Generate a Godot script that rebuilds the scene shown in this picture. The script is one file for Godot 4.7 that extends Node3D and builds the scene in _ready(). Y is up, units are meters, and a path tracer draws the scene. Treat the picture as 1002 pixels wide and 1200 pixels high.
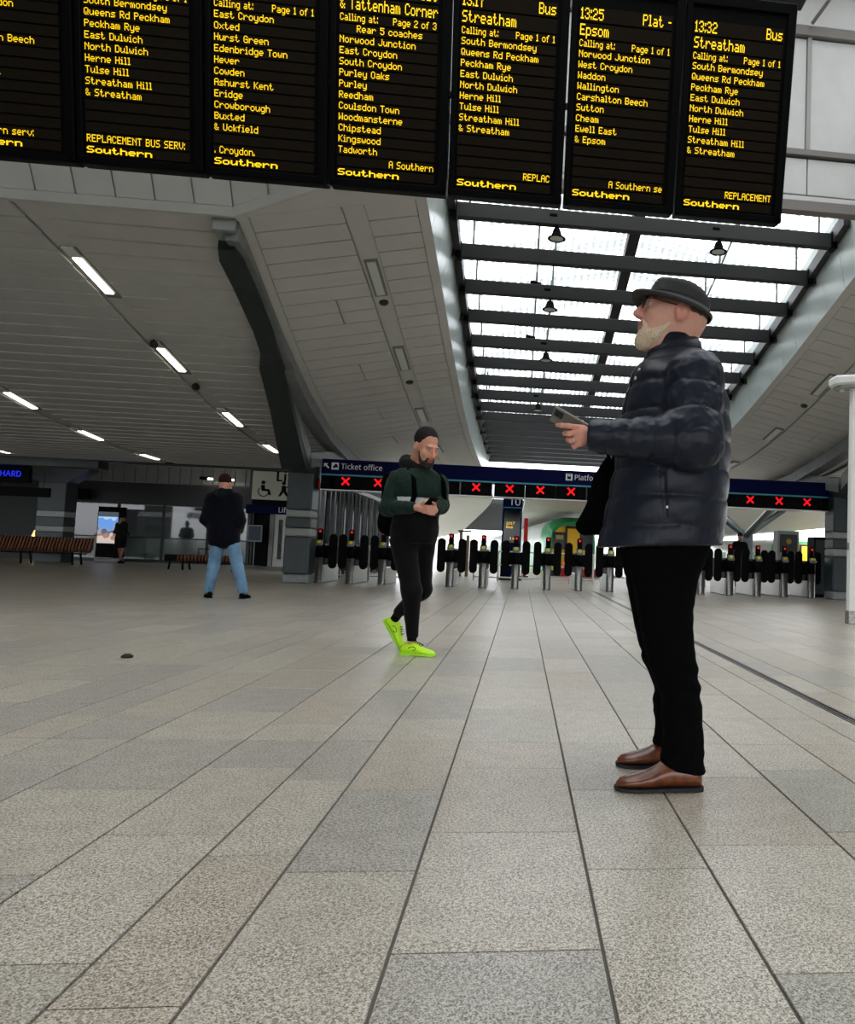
extends Node3D
# World: x right, y up, z towards the viewer (depth D = -z), metres. Image taken to be 1002 x 1200.
var taken := {}
var mats := {}
var rng := RandomNumberGenerator.new()

func _ready() -> void:
	rng.seed = 7
	setup_view()
	make_materials()
	build_floor()
	build_roof()
	build_hall()
	build_left_zone()
	build_platforms()
	build_gates()
	build_boards()
	build_fittings()
	build_people()

# ---------------------------------------------------------------- view and light
func setup_view() -> void:
	var cam := Camera3D.new()
	cam.name = "camera"
	# rows: the world's x, y and z axes seen in camera space
	var cx := Vector3(0.9930037, -0.04224341, -0.11026849)
	var cy := Vector3(0.03563781, 0.99748887, -0.06120377)
	var cz := Vector3(0.11257705, 0.05684584, 0.9920156)
	cam.transform = Transform3D(Basis(Vector3(cx.x, cy.x, cz.x), Vector3(cx.y, cy.y, cz.y), Vector3(cx.z, cy.z, cz.z)).orthonormalized(), Vector3(0, 0.8, 0))
	cam.projection = Camera3D.PROJECTION_FRUSTUM
	cam.near = 0.05
	cam.far = 400.0
	cam.size = 0.05 * 1200.0 / 890.0
	cam.frustum_offset = Vector2(0.05 * (501.0 - 712.0) / 890.0, 0.0)
	cam.current = true
	add_child(cam)
	var env := Environment.new()
	env.tonemap_mode = Environment.TONE_MAPPER_LINEAR
	env.tonemap_exposure = 1.1
	env.background_mode = Environment.BG_SKY
	var sm := ProceduralSkyMaterial.new()
	var overcast := Color(0.965, 0.98, 1.0)
	sm.sky_top_color = overcast
	sm.sky_horizon_color = overcast
	sm.ground_horizon_color = Color(0.45, 0.45, 0.45)
	sm.ground_bottom_color = Color(0.35, 0.35, 0.35)
	var sky := Sky.new()
	sky.sky_material = sm
	env.sky = sky
	env.background_energy_multiplier = 4.6
	env.sdfgi_enabled = true
	env.ssao_enabled = true
	env.ssil_enabled = true
	var we := WorldEnvironment.new()
	we.environment = env
	we.name = "environment"
	add_child(we)

# ---------------------------------------------------------------- naming
func numbered(n: String) -> String:
	if not taken.has(n):
		taken[n] = 0
		return n
	taken[n] += 1
	return "%s_%03d" % [n, taken[n]]

func tag(o: Node, label := "", category := "", group := "", kind := "") -> void:
	if label: o.set_meta("label", label)
	if category: o.set_meta("category", category)
	if group: o.set_meta("group", group)
	if kind: o.set_meta("kind", kind)

func thing(called: String, label: String, category: String, at := Vector3.ZERO, group := "", kind := "") -> Node3D:
	var o := Node3D.new()
	o.name = numbered(called)
	add_child(o)
	o.position = at
	tag(o, label, category, group, kind)
	return o

func part(parent: Node, called: String, mesh: Mesh, m: Material, xf := Transform3D.IDENTITY) -> MeshInstance3D:
	var o := MeshInstance3D.new()
	o.name = called
	o.mesh = mesh
	o.material_override = m
	o.transform = xf
	parent.add_child(o, true)
	return o

func top(called: String, mesh: Mesh, m: Material, label: String, category: String, xf := Transform3D.IDENTITY, group := "", kind := "") -> MeshInstance3D:
	var o := part(self, numbered(called), mesh, m, xf)
	tag(o, label, category, group, kind)
	return o

func T(p: Vector3, rot := Vector3.ZERO) -> Transform3D:
	return Transform3D(Basis.from_euler(rot), p)

# ---------------------------------------------------------------- shapes
func begin() -> SurfaceTool:
	var st := SurfaceTool.new()
	st.begin(Mesh.PRIMITIVE_TRIANGLES)
	st.set_smooth_group(-1)
	return st

func done(st: SurfaceTool) -> ArrayMesh:
	st.generate_normals()
	return st.commit()

# a flat polygon turned so that it faces along out
func face(st: SurfaceTool, p: Array, out: Vector3) -> void:
	var n: Vector3 = (p[1] - p[0]).cross(p[2] - p[0])
	var flip := n.dot(out) < 0.0
	for i in range(1, p.size() - 1):
		if flip:
			st.add_vertex(p[0]); st.add_vertex(p[i]); st.add_vertex(p[i + 1])
		else:
			st.add_vertex(p[0]); st.add_vertex(p[i + 1]); st.add_vertex(p[i])

# eight corners: bottom 0-3 round, top 4-7 round
func hexa(st: SurfaceTool, c: Array) -> void:
	var mid := Vector3.ZERO
	for v in c: mid += v
	mid /= 8.0
	for q in [[0, 1, 2, 3], [4, 5, 6, 7], [0, 1, 5, 4], [1, 2, 6, 5], [2, 3, 7, 6], [3, 0, 4, 7]]:
		var f := [c[q[0]], c[q[1]], c[q[2]], c[q[3]]]
		face(st, f, (f[0] + f[1] + f[2] + f[3]) / 4.0 - mid)

func cbox(st: SurfaceTool, xf: Transform3D, size: Vector3, b := 0.0) -> void:
	var h := size / 2.0
	if b <= 0.0:
		var c := []
		for y in [-1, 1]:
			for q in [[-1, -1], [1, -1], [1, 1], [-1, 1]]:
				c.append(xf * Vector3(q[0] * h.x, y * h.y, q[1] * h.z))
		hexa(st, c)
		return
	b = minf(b, minf(h.x, minf(h.y, h.z)) * 0.98)
	var v := func(s: Vector3, axis: int) -> Vector3:
		var p := Vector3(s.x * (h.x - b), s.y * (h.y - b), s.z * (h.z - b))
		p[axis] = s[axis] * h[axis]
		return xf * p
	for ax in 3:
		var a1 := (ax + 1) % 3
		var a2 := (ax + 2) % 3
		for s in [-1.0, 1.0]:
			var f := []
			for q in [[-1, -1], [1, -1], [1, 1], [-1, 1]]:
				var sg := Vector3.ZERO
				sg[ax] = s; sg[a1] = q[0]; sg[a2] = q[1]
				f.append(v.call(sg, ax))
			var o := Vector3.ZERO
			o[ax] = s
			face(st, f, xf.basis * o)
		for s1 in [-1.0, 1.0]:
			for s2 in [-1.0, 1.0]:
				var m := Vector3.ZERO
				m[a1] = s1; m[a2] = s2
				var lo := m; lo[ax] = -1.0
				var hi := m; hi[ax] = 1.0
				face(st, [v.call(lo, a1), v.call(hi, a1), v.call(hi, a2), v.call(lo, a2)], xf.basis * m)
	for sx in [-1.0, 1.0]:
		for sy in [-1.0, 1.0]:
			for sz in [-1.0, 1.0]:
				var s := Vector3(sx, sy, sz)
				face(st, [v.call(s, 0), v.call(s, 1), v.call(s, 2)], xf.basis * s)

var box_cache := {}
func box(size: Vector3, b := 0.0) -> ArrayMesh:
	var k := "%.4f,%.4f,%.4f,%.4f" % [size.x, size.y, size.z, b]
	if not box_cache.has(k):
		var st := begin()
		cbox(st, Transform3D.IDENTITY, size, b)
		box_cache[k] = done(st)
	return box_cache[k]

# part given by its two corners
func slab(parent: Node, called: String, lo: Vector3, hi: Vector3, m: Material, b := 0.0) -> MeshInstance3D:
	return part(parent, called, box(hi - lo, b), m, T((lo + hi) / 2.0))

# a profile in x,y run from z = -d/2 to d/2
func prism(st: SurfaceTool, poly: PackedVector2Array, d: float, xf := Transform3D.IDENTITY) -> void:
	var idx := Geometry2D.triangulate_polygon(poly)
	for s in [-1.0, 1.0]:
		for i in range(0, idx.size(), 3):
			var f := []
			for k in 3:
				var q := poly[idx[i + k]]
				f.append(xf * Vector3(q.x, q.y, s * d / 2.0))
			face(st, f, xf.basis * Vector3(0, 0, s))
	var cw := Geometry2D.is_polygon_clockwise(poly)
	for i in poly.size():
		var a := poly[i]
		var b := poly[(i + 1) % poly.size()]
		var n := Vector3(b.y - a.y, a.x - b.x, 0)
		if cw: n = -n
		face(st, [xf * Vector3(a.x, a.y, -d / 2), xf * Vector3(b.x, b.y, -d / 2), xf * Vector3(b.x, b.y, d / 2), xf * Vector3(a.x, a.y, d / 2)], xf.basis * n)

# rings of points joined into a skin, smooth
func skin(st: SurfaceTool, rings: Array, caps := true, closed := true) -> void:
	st.set_smooth_group(0)
	var n: int = rings[0].size()
	for i in rings.size() - 1:
		var a: Array = rings[i]
		var b: Array = rings[i + 1]
		for k in (n if closed else n - 1):
			var k2 := (k + 1) % n
			st.add_vertex(a[k]); st.add_vertex(b[k]); st.add_vertex(b[k2])
			st.add_vertex(a[k]); st.add_vertex(b[k2]); st.add_vertex(a[k2])
	if caps:
		st.set_smooth_group(-1)
		for e in 2:
			var r: Array = rings[0] if e == 0 else rings[rings.size() - 1]
			for k in range(1, n - 1):
				if e == 0:
					st.add_vertex(r[0]); st.add_vertex(r[k]); st.add_vertex(r[k + 1])
				else:
					st.add_vertex(r[0]); st.add_vertex(r[k + 1]); st.add_vertex(r[k])
	st.set_smooth_group(-1)

func lathe(st: SurfaceTool, prof: Array, seg := 16, xf := Transform3D.IDENTITY) -> void:
	var rings := []
	for p in prof:
		var r := []
		for k in seg:
			var a := TAU * k / seg
			r.append(xf * Vector3(cos(a) * p[0], p[1], sin(a) * p[0]))
		rings.append(r)
	skin(st, rings)

func tube(st: SurfaceTool, pts: Array, rad, seg := 8) -> void:
	var rings := []
	var up := Vector3.UP
	var dir0: Vector3 = (pts[1] - pts[0]).normalized()
	if absf(dir0.dot(up)) > 0.9: up = Vector3.RIGHT
	var u := dir0.cross(up).normalized()
	for i in pts.size():
		var d: Vector3 = (pts[mini(i + 1, pts.size() - 1)] - pts[maxi(i - 1, 0)]).normalized()
		u = (u - d * u.dot(d)).normalized()
		var w := d.cross(u)
		var r: float = rad[i] if rad is Array else rad
		var ring := []
		for k in seg:
			var a := -TAU * k / seg
			ring.append(pts[i] + (u * cos(a) + w * sin(a)) * r)
		rings.append(ring)
	skin(st, rings)

func tube_mesh(pts: Array, rad, seg := 8) -> ArrayMesh:
	var st := begin()
	tube(st, pts, rad, seg)
	return done(st)

func lathe_mesh(prof: Array, seg := 16) -> ArrayMesh:
	var st := begin()
	lathe(st, prof, seg)
	return done(st)

func prism_mesh(poly: PackedVector2Array, d: float) -> ArrayMesh:
	var st := begin()
	prism(st, poly, d)
	return done(st)

func oval(w: float, h: float, n := 20) -> PackedVector2Array:
	# a stadium: straight sides and round ends
	var p := PackedVector2Array()
	var r := w / 2.0
	for k in n + 1:
		var a := PI * k / n
		p.append(Vector2(cos(a) * r, h / 2 - r + sin(a) * r))
	for k in n + 1:
		var a := PI + PI * k / n
		p.append(Vector2(cos(a) * r, -h / 2 + r + sin(a) * r))
	return p

func table(t: Array, x: float) -> float:
	if x <= t[0][0]: return t[0][1]
	for i in t.size() - 1:
		if x <= t[i + 1][0]:
			var u: float = (x - t[i][0]) / (t[i + 1][0] - t[i][0])
			var p0: float = t[maxi(i - 1, 0)][1]
			var p3: float = t[mini(i + 2, t.size() - 1)][1]
			var p1: float = t[i][1]
			var p2: float = t[i + 1][1]
			var d: float = t[i + 1][0] - t[i][0]
			var m1: float = (p2 - p0) / maxf(t[i + 1][0] - t[maxi(i - 1, 0)][0], 1e-5) * d
			var m2: float = (p3 - p1) / maxf(t[mini(i + 2, t.size() - 1)][0] - t[i][0], 1e-5) * d
			var u2 := u * u
			var u3 := u2 * u
			return (2 * u3 - 3 * u2 + 1) * p1 + (u3 - 2 * u2 + u) * m1 + (-2 * u3 + 3 * u2) * p2 + (u3 - u2) * m2
	return t[t.size() - 1][1]

func words(s: String, size: float, m: Material, parent: Node, called: String, at: Vector3, rot := Vector3.ZERO, depth := 0.004, bold := false) -> MeshInstance3D:
	var t := TextMesh.new()
	var f := SystemFont.new()
	f.font_names = PackedStringArray(["Droid Sans"])
	if bold: f.font_weight = 700
	t.font = f
	t.text = s
	t.font_size = 64
	t.pixel_size = size / 46.0
	t.depth = depth
	t.curve_step = 2.0
	t.horizontal_alignment = HORIZONTAL_ALIGNMENT_LEFT
	return part(parent, called, t, m, T(at, rot))

# ---------------------------------------------------------------- materials
func mat(k: String, c: Color, rough := 0.6, metal := 0.0) -> StandardMaterial3D:
	if not mats.has(k):
		var m := StandardMaterial3D.new()
		m.albedo_color = c
		m.roughness = rough
		m.metallic = metal
		m.resource_name = k
		mats[k] = m
	return mats[k]

func glow(k: String, c: Color, e: float) -> StandardMaterial3D:
	if not mats.has(k):
		var m := StandardMaterial3D.new()
		m.albedo_color = c
		m.emission_enabled = true
		m.emission = c
		m.emission_energy_multiplier = e
		m.roughness = 0.5
		mats[k] = m
	return mats[k]

func glass(k: String, c: Color, a: float, rough := 0.05) -> StandardMaterial3D:
	if not mats.has(k):
		var m := StandardMaterial3D.new()
		m.albedo_color = Color(c.r, c.g, c.b, a)
		m.transparency = BaseMaterial3D.TRANSPARENCY_ALPHA
		m.roughness = rough
		mats[k] = m
	return mats[k]

func noise_tex(seed_: int, freq: float, lo: float, hi: float, size := 256, octaves := 3) -> ImageTexture:
	var n := FastNoiseLite.new()
	n.seed = seed_
	n.frequency = freq
	n.fractal_octaves = octaves
	var im: Image = n.get_seamless_image(size, size)
	im.convert(Image.FORMAT_RGBA8)
	var d := im.get_data()
	for i in range(0, d.size(), 4):
		var v := int(255.0 * lerpf(lo, hi, d[i] / 255.0))
		d[i] = v; d[i + 1] = v; d[i + 2] = v; d[i + 3] = 255
	return ImageTexture.create_from_image(Image.create_from_data(size, size, false, Image.FORMAT_RGBA8, d))

func granite_tex(size: int) -> ImageTexture:
	# salt-and-pepper crystals over slow clouds of tone
	var r := RandomNumberGenerator.new()
	r.seed = 11
	var n := FastNoiseLite.new()
	n.seed = 3
	n.frequency = 0.11
	n.fractal_octaves = 2
	var a := n.get_seamless_image(size, size).get_data()
	n.frequency = 0.28
	n.seed = 9
	var b := n.get_seamless_image(size, size).get_data()
	n.frequency = 0.012
	n.seed = 21
	var c := n.get_seamless_image(size, size).get_data()
	var out := PackedByteArray()
	out.resize(size * size * 4)
	for i in size * size:
		var v := 0.80 + (a[i] / 255.0 - 0.5) * 0.58 + (b[i] / 255.0 - 0.5) * 1.05 + (c[i] / 255.0 - 0.5) * 0.10 + r.randf_range(-0.07, 0.07)
		var warm := (b[i] - a[i]) / 255.0 * 0.10
		v = clampf(v, 0.25, 1.0)
		out[i * 4] = int(255 * clampf(v * (1.0 + warm), 0, 1))
		out[i * 4 + 1] = int(255 * clampf(v, 0, 1))
		out[i * 4 + 2] = int(255 * clampf(v * (0.985 - warm), 0, 1))
		out[i * 4 + 3] = 255
	return ImageTexture.create_from_image(Image.create_from_data(size, size, false, Image.FORMAT_RGBA8, out))

func triplanar(m: StandardMaterial3D, t: Texture2D, metres: float, world := true) -> void:
	m.albedo_texture = t
	m.uv1_triplanar = true
	m.uv1_world_triplanar = world
	m.uv1_scale = Vector3.ONE / metres

var tile_mats := []
func make_materials() -> void:
	var g := granite_tex(768)
	var tones := [Color(0.825, 0.79, 0.735), Color(0.795, 0.765, 0.715), Color(0.845, 0.81, 0.755), Color(0.765, 0.74, 0.70), Color(0.815, 0.77, 0.71)]
	for i in tones.size():
		var m := mat("granite_%d" % i, tones[i], 0.34)
		triplanar(m, g, 1.15)
		m.uv1_offset = Vector3(0.37 * i, 0.2 * i, 0.61 * i)
		tile_mats.append(m)
	mat("joint", Color(0.36, 0.335, 0.31), 0.9)
	var cloud := noise_tex(5, 0.02, 0.95, 1.0)
	triplanar(mat("panel", Color(0.785, 0.785, 0.77), 0.5), cloud, 3.0)
	triplanar(mat("teal_steel", Color(0.145, 0.19, 0.20), 0.45, 0.0), noise_tex(8, 0.03, 0.82, 1.0), 2.0)
	triplanar(mat("grey_steel", Color(0.50, 0.52, 0.52), 0.45), noise_tex(8, 0.03, 0.85, 1.0), 2.0)
	mat("dark_steel", Color(0.135, 0.14, 0.14), 0.55)
	mat("black", Color(0.03, 0.031, 0.034), 0.5).metallic_specular = 0.15
	mat("black_gloss", Color(0.025, 0.026, 0.03), 0.15)
	mat("fascia", Color(0.70, 0.74, 0.73), 0.3, 0.0)
	triplanar(mat("steel", Color(0.70, 0.69, 0.67), 0.32, 0.9), noise_tex(13, 0.05, 0.6, 1.0), 0.7)
	mat("steel_light", Color(0.78, 0.78, 0.77), 0.35, 0.6)
	mat("white_paint", Color(0.86, 0.86, 0.84), 0.5)
	mat("navy", Color(0.03, 0.055, 0.22), 0.5).metallic_specular = 0.15
	mat("teal_line", Color(0.20, 0.56, 0.64), 0.4)
	mat("white_print", Color(0.9, 0.9, 0.9), 0.5)
	mat("bag_black", Color(0.016, 0.016, 0.018), 0.85).metallic_specular = 0.1
	mat("dark_wall", Color(0.19, 0.20, 0.20), 0.6)
	mat("stone_panel", Color(0.55, 0.56, 0.55), 0.7)
	glow("amber", Color(1.0, 0.81, 0.03), 0.95)
	glow("red_led", Color(1.0, 0.06, 0.09), 1.6)
	glow("lamp_white", Color(1.0, 0.97, 0.90), 4.0)
	mat("lamp_off", Color(0.80, 0.82, 0.80), 0.4)
	glass("pane_dark", Color(0.10, 0.125, 0.12), 0.72)
	glass("pane_clear", Color(0.75, 0.85, 0.83), 0.12)

# ---------------------------------------------------------------- floor
const JOINT_X := [-3.134, -2.704, -2.381, -2.059, -1.849, -1.539, -1.101, -0.775, -0.55, -0.228, 0.2, 0.524, 0.946, 1.266, 1.559, 1.725]
const BAYS := [-0.96, 3.333, 7.62, 11.91, 16.2, 18.3]

func build_floor() -> void:
	var fl := Node3D.new()
	fl.name = "floor"
	tag(fl, "pale speckled granite paving laid in long strips with dark joints", "", "", "structure")
	add_child(fl)
	# mortar bed under the concourse tiles
	slab(fl, "mortar_bed", Vector3(-34, -0.30, -18.3), Vector3(22, -0.006, 12), mats.joint)
	var known := {9: 0.4, 10: 0.0, 11: 0.51, 12: 0.41, 8: 0.0, 7: 0.56, 6: 0.41, 5: 0.0, 4: 0.39}
	var xs := JOINT_X.duplicate()
	var w := [0.215, 0.322, 0.43, 0.322, 0.215, 0.43]
	var left := []
	var x: float = xs[0]
	while x > -16.0:
		x -= w[rng.randi() % 6]
		left.push_front(x)
	var n_left := left.size()
	xs = left + xs
	var right := [1.795]
	while right[-1] < 13.0:
		right.append(right[-1] + w[rng.randi() % 6])
	var tiles := []
	for strips in [xs, right]:
		for i in strips.size() - 1:
			var x0: float = strips[i]
			var x1: float = strips[i + 1]
			for b in BAYS.size() - 1:
				var k: int = i - n_left
				var back: float = known[k] if b == 0 and strips == xs and known.has(k) else [0.0, 0.4, 0.51, 0.25][rng.randi() % 4]
				var cuts := [BAYS[b + 1]]
				if back > 0.0: cuts.push_front(BAYS[b + 1] - back)
				while cuts[0] - 0.667 > BAYS[b] + 0.12:
					cuts.push_front(cuts[0] - 0.667)
				cuts.push_front(BAYS[b])
				for c in cuts.size() - 1:
					tiles.append([x0, x1, cuts[c], cuts[c + 1]])
	# the largest in the picture first: those in view by distance
	var near := []
	var rest := []
	for t in tiles:
		var d: float = (t[2] + t[3]) / 2.0
		var xm: float = (t[0] + t[1]) / 2.0
		var seen: bool = d > 1.0 and d < 16.0 and xm > -0.70 * d - 0.25 and xm < 0.46 * d + 0.25
		if seen: near.append(t)
		else: rest.append(t)
	near.sort_custom(func(a, b): return a[2] < b[2])
	rest.append_array(near.slice(300))
	near = near.slice(0, 300)
	for t in near:
		var s := Vector3(t[1] - t[0] - 0.0075, 0.05, t[3] - t[2] - 0.0036)
		var st := begin()
		cbox(st, Transform3D.IDENTITY, s, 0.0012)
		var lift := rng.randf_range(-0.0006, 0.0006)
		part(fl, "tile", done(st), tile_mats[rng.randi() % 5], T(Vector3((t[0] + t[1]) / 2, -0.025 + lift, -(t[2] + t[3]) / 2)))
	for k in 5:
		var st := begin()
		for t in rest:
			if rng.randi() % 5 == k or (k == 4 and not t.size() > 4):
				if t.size() > 4: continue
				t.append(1)
				cbox(st, T(Vector3((t[0] + t[1]) / 2, -0.025, -(t[2] + t[3]) / 2)), Vector3(t[1] - t[0] - 0.0075, 0.05, t[3] - t[2] - 0.0036))
		var o := part(fl, "distant_tile", done(st), tile_mats[k])
		o.set_meta("kind", "stuff")
	# metal slot drain
	var dr := thing("slot_drain", "narrow metal slot drain running along the paving towards the gates", "drain", Vector3(1.76, 0, -9.6))
	slab(dr, "edge_strip", Vector3(-0.033, -0.05, -8.6), Vector3(-0.021, 0.001, 10.0), mats.steel)
	slab(dr, "edge_strip", Vector3(0.021, -0.05, -8.6), Vector3(0.033, 0.001, 10.0), mats.steel)
	slab(dr, "slot_base", Vector3(-0.021, -0.05, -8.6), Vector3(0.021, -0.0055, 10.0), mats.dark_steel)
	slab(dr, "centre_rib", Vector3(-0.005, -0.0055, -8.6), Vector3(0.005, -0.001, 10.0), mats.steel)
	# steel cover set in the paving beside the gates and a bit of litter
	var ho := thing("service_cover", "thin metal edged cover let into the paving", "cover", Vector3(0.95, 0.0, -7.3))
	slab(ho, "edge_strip", Vector3(-0.012, -0.01, -0.3), Vector3(0.0, 0.0015, 0.3), mats.dark_steel)
	var st2 := begin()
	lathe(st2, [[0.001, 0.0], [0.035, 0.002], [0.04, 0.012], [0.02, 0.028], [0.001, 0.03]], 9)
	top("dropped_litter", done(st2), mat("litter", Color(0.09, 0.06, 0.05), 0.8), "small dark scrap of litter lying alone on pale paving", "litter", T(Vector3(-2.666, 0.0, -5.617)))

# ---------------------------------------------------------------- canopies
const XC := 1.75
const SLOPE := 0.2
const Y_TABLE := [[6.0, 5.8], [10.0, 5.02], [11.66, 4.67], [14.25, 4.09], [17.26, 3.55], [19.9, 3.27], [22.4, 3.17], [26.0, 3.13], [34.0, 3.06], [46.0, 2.95], [140.0, 2.95]]
const XE_TABLE := [[10.0, -3.84], [13.3, -4.15], [17.0, -4.38], [22.0, -4.44], [140.0, -4.44]]

func ceil_y(d: float) -> float:
	return table(Y_TABLE, d)

func edge_x(d: float) -> float:
	return table(XE_TABLE, d)

# the platforms beyond the gates swing to the viewer's left
func veer(d: float) -> float:
	var t := maxf(0.0, d - 36.0)
	return -0.105 * (t - 3.0 * (1.0 - exp(-t / 3.0)))

# point of the sloping soffit on side s (-1 left of the skylight, 1 right of it)
func soffit(s: float, x: float, d: float, up := 0.0) -> Vector3:
	var y := ceil_y(d) + SLOPE * (x - edge_x(d))
	return Vector3((x if s < 0 else 2.0 * XC - x) + veer(d), y + up, -d)

func soffit_panel(s: float, xa0: float, xb0: float, d0: float, xa1: float, xb1: float, d1: float, th := 0.03) -> ArrayMesh:
	var st := begin()
	var c := [soffit(s, xa0, d0), soffit(s, xb0, d0), soffit(s, xb1, d1), soffit(s, xa1, d1)]
	for i in 4: c.append(c[i] + Vector3(0, th, 0))
	hexa(st, c)
	return done(st)

# a box section swept along stations [d, x_left, x_right, y_low, y_high]
func girder(st: SurfaceTool, rows: Array) -> void:
	for i in rows.size() - 1:
		var c := []
		for hi in 2:
			for q in [[i, 1], [i, 2], [i + 1, 2], [i + 1, 1]]:
				var r: Array = rows[q[0]]
				c.append(Vector3(r[q[1]], r[3 + hi], -r[0]))
		hexa(st, c)

func build_roof() -> void:
	var g := 0.010
	for s in [-1.0, 1.0]:
		var name_: String = "ceiling_soffit"
		var so := Node3D.new()
		so.name = numbered(name_)
		tag(so, "sloping soffit of grey metal planks rising to the " + ("skylight over the walking man" if s < 0 else "skylight behind the man in a hat"), "", "", "structure")
		add_child(so)
		var d := 10.02
		var row := 0
		while d < 33.0:
			var e := d + 0.37
			var a := d + g
			var b := e - g
			var border := 0.16
			var split := row in [6, 7, 12, 13, 18, 19, 24, 25]
			if split:
				var f := 0.6
				var m0 := lerpf(edge_x(a) + border, -2.55, f)
				var m1 := lerpf(edge_x(b) + border, -2.55, f)
				part(so, "plank", soffit_panel(s, edge_x(a) + border, m0 - g, a, edge_x(b) + border, m1 - g, b), mats.panel)
				part(so, "plank", soffit_panel(s, m0 + g, -2.55, a, m1 + g, -2.55, b), mats.panel)
			else:
				part(so, "plank", soffit_panel(s, edge_x(a) + border, -2.55, a, edge_x(b) + border, -2.55, b), mats.panel)
			part(so, "plank", soffit_panel(s, -2.25, -1.60, a, -2.25, -1.60, b), mats.panel)
			d = e
			row += 1
		# the plain run beyond
		var st := begin()
		while d < 110.0:
			var e := d + 2.2
			hexa(st, [soffit(s, edge_x(d) + 0.16, d), soffit(s, -1.60, d), soffit(s, -1.60, e - 0.03), soffit(s, edge_x(e) + 0.16, e - 0.03), soffit(s, edge_x(d), d, 0.03), soffit(s, -1.60, d, 0.03), soffit(s, -1.60, e - 0.03, 0.03), soffit(s, edge_x(e), e - 0.03, 0.03)])
			d = e
		var far := part(so, "distant_planks", done(st), mats.panel)
		far.set_meta("kind", "stuff")
		# borders, light channel, deck over it all, and the pale fascia beside the glass
		var bo := begin()
		var ch := begin()
		var dk := begin()
		var fa := begin()
		var rows := []
		var q := 10.0
		while q < 110.0:
			rows.append(q)
			q += 0.7 if q < 30.0 else 4.0
		for i in rows.size() - 1:
			var a: float = rows[i]
			var b: float = rows[i + 1]
			for span in [[bo, edge_x(a), edge_x(a) + 0.15, edge_x(b), edge_x(b) + 0.15, -0.004, 0.05], [bo, -1.59, -1.45, -1.59, -1.45, -0.004, 0.05], [ch, -2.535, -2.265, -2.535, -2.265, 0.03, 0.06], [dk, edge_x(a), -1.45, edge_x(b), -1.45, 0.075, 0.3]]:
				var lo: float = span[5]
				var hi: float = span[6]
				hexa(span[0], [soffit(s, span[1], a, lo), soffit(s, span[2], a, lo), soffit(s, span[4], b, lo), soffit(s, span[3], b, lo), soffit(s, span[1], a, hi), soffit(s, span[2], a, hi), soffit(s, span[4], b, hi), soffit(s, span[3], b, hi)])
			if b < 32.0:
				var p0 := soffit(s, -1.45, a + 0.006, 0.0)
				var p1 := soffit(s, -1.45, b - 0.006, 0.0)
				var o := Vector3(-s * 0.20, 1.14, 0)
				var t := Vector3(s * 0.03, 0, 0)
				var pst := begin()
				hexa(pst, [p0, p1, p1 + t, p0 + t, p0 + o, p1 + o, p1 + o + t, p0 + o + t])
				part(so, "fascia_panel", done(pst), mats.fascia)
			else:
				var p0 := soffit(s, -1.45, a)
				var p1 := soffit(s, -1.45, b)
				hexa(fa, [p0, p1, p1 + Vector3(s * 0.03, 0, 0), p0 + Vector3(s * 0.03, 0, 0), p0 + Vector3(-s * 0.20, 1.14, 0), p1 + Vector3(-s * 0.20, 1.14, 0), p1 + Vector3(-s * 0.17, 1.14, 0), p0 + Vector3(-s * 0.17, 1.14, 0)])
		part(so, "border_trim", done(bo), mats.panel)
		part(so, "light_channel", done(ch), mats.panel)
		part(so, "deck", done(dk), mats.panel)
		part(so, "distant_fascia", done(fa), mats.fascia)
		# unlit luminaires and sensors set in the channel
		for L in [[11.8, "d", "first"], [14.5, "d", "second"], [17.6, "d", "third"], [21.2, "d", "fourth"], [12.5, "s", "first"], [15.6, "s", "second"]]:
			var p := soffit(s, -2.40, L[0], 0.012)
			var slope := atan((ceil_y(L[0] + 0.5) - ceil_y(L[0] - 0.5)) / 1.0)
			if L[1] == "d":
				var lt := thing("recessed_light", "unlit strip light, %s from the bulkhead, in the %s soffit" % [L[2], "ticket office side" if s < 0 else "lamp post side"], "light", p, "unlit strip lights in the soffit behind " + ("the walking man" if s < 0 else "the man in a hat"))
				lt.rotation = Vector3(slope, 0, -s * atan(SLOPE))
				part(lt, "frame", box(Vector3(0.20, 0.03, 1.0), 0.004), mats.grey_steel, T(Vector3(0, 0.01, 0)))
				part(lt, "diffuser", box(Vector3(0.13, 0.02, 0.9), 0.004), mats.lamp_off, T(Vector3(0, -0.008, 0)))
			else:
				var st3 := begin()
				lathe(st3, [[0.001, -0.02], [0.06, -0.02], [0.075, 0.0], [0.075, 0.03], [0.001, 0.03]], 14)
				var sp := top("soffit_speaker", done(st3), mats.dark_steel, "small round dark speaker, %s from the bulkhead, in the %s soffit" % [L[2], "ticket office side" if s < 0 else "lamp post side"], "speaker", T(p, Vector3(slope, 0, -s * atan(SLOPE))), "round speakers of the soffit over " + ("the walking man" if s < 0 else "the man in a hat"))
				sp.position = p
	build_skylight()
	build_side_ceiling(-1.0)
	build_side_ceiling(1.0)
	for s in [-1.0, 1.0]:
		build_tree_column(s)

func stripe_tex() -> ImageTexture:
	# fritted glass: white ceramic print in bands, denser at each end
	var w := 64
	var im := Image.create_empty(w, w, false, Image.FORMAT_RGBA8)
	for y in w:
		for x in w:
			var a := 0.97 if (x % 32) < 18 else 0.12
			if y % 16 < 2: a = 0.97
			im.set_pixel(x, y, Color(0.93, 0.97, 0.97, a))
	return ImageTexture.create_from_image(im)

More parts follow.
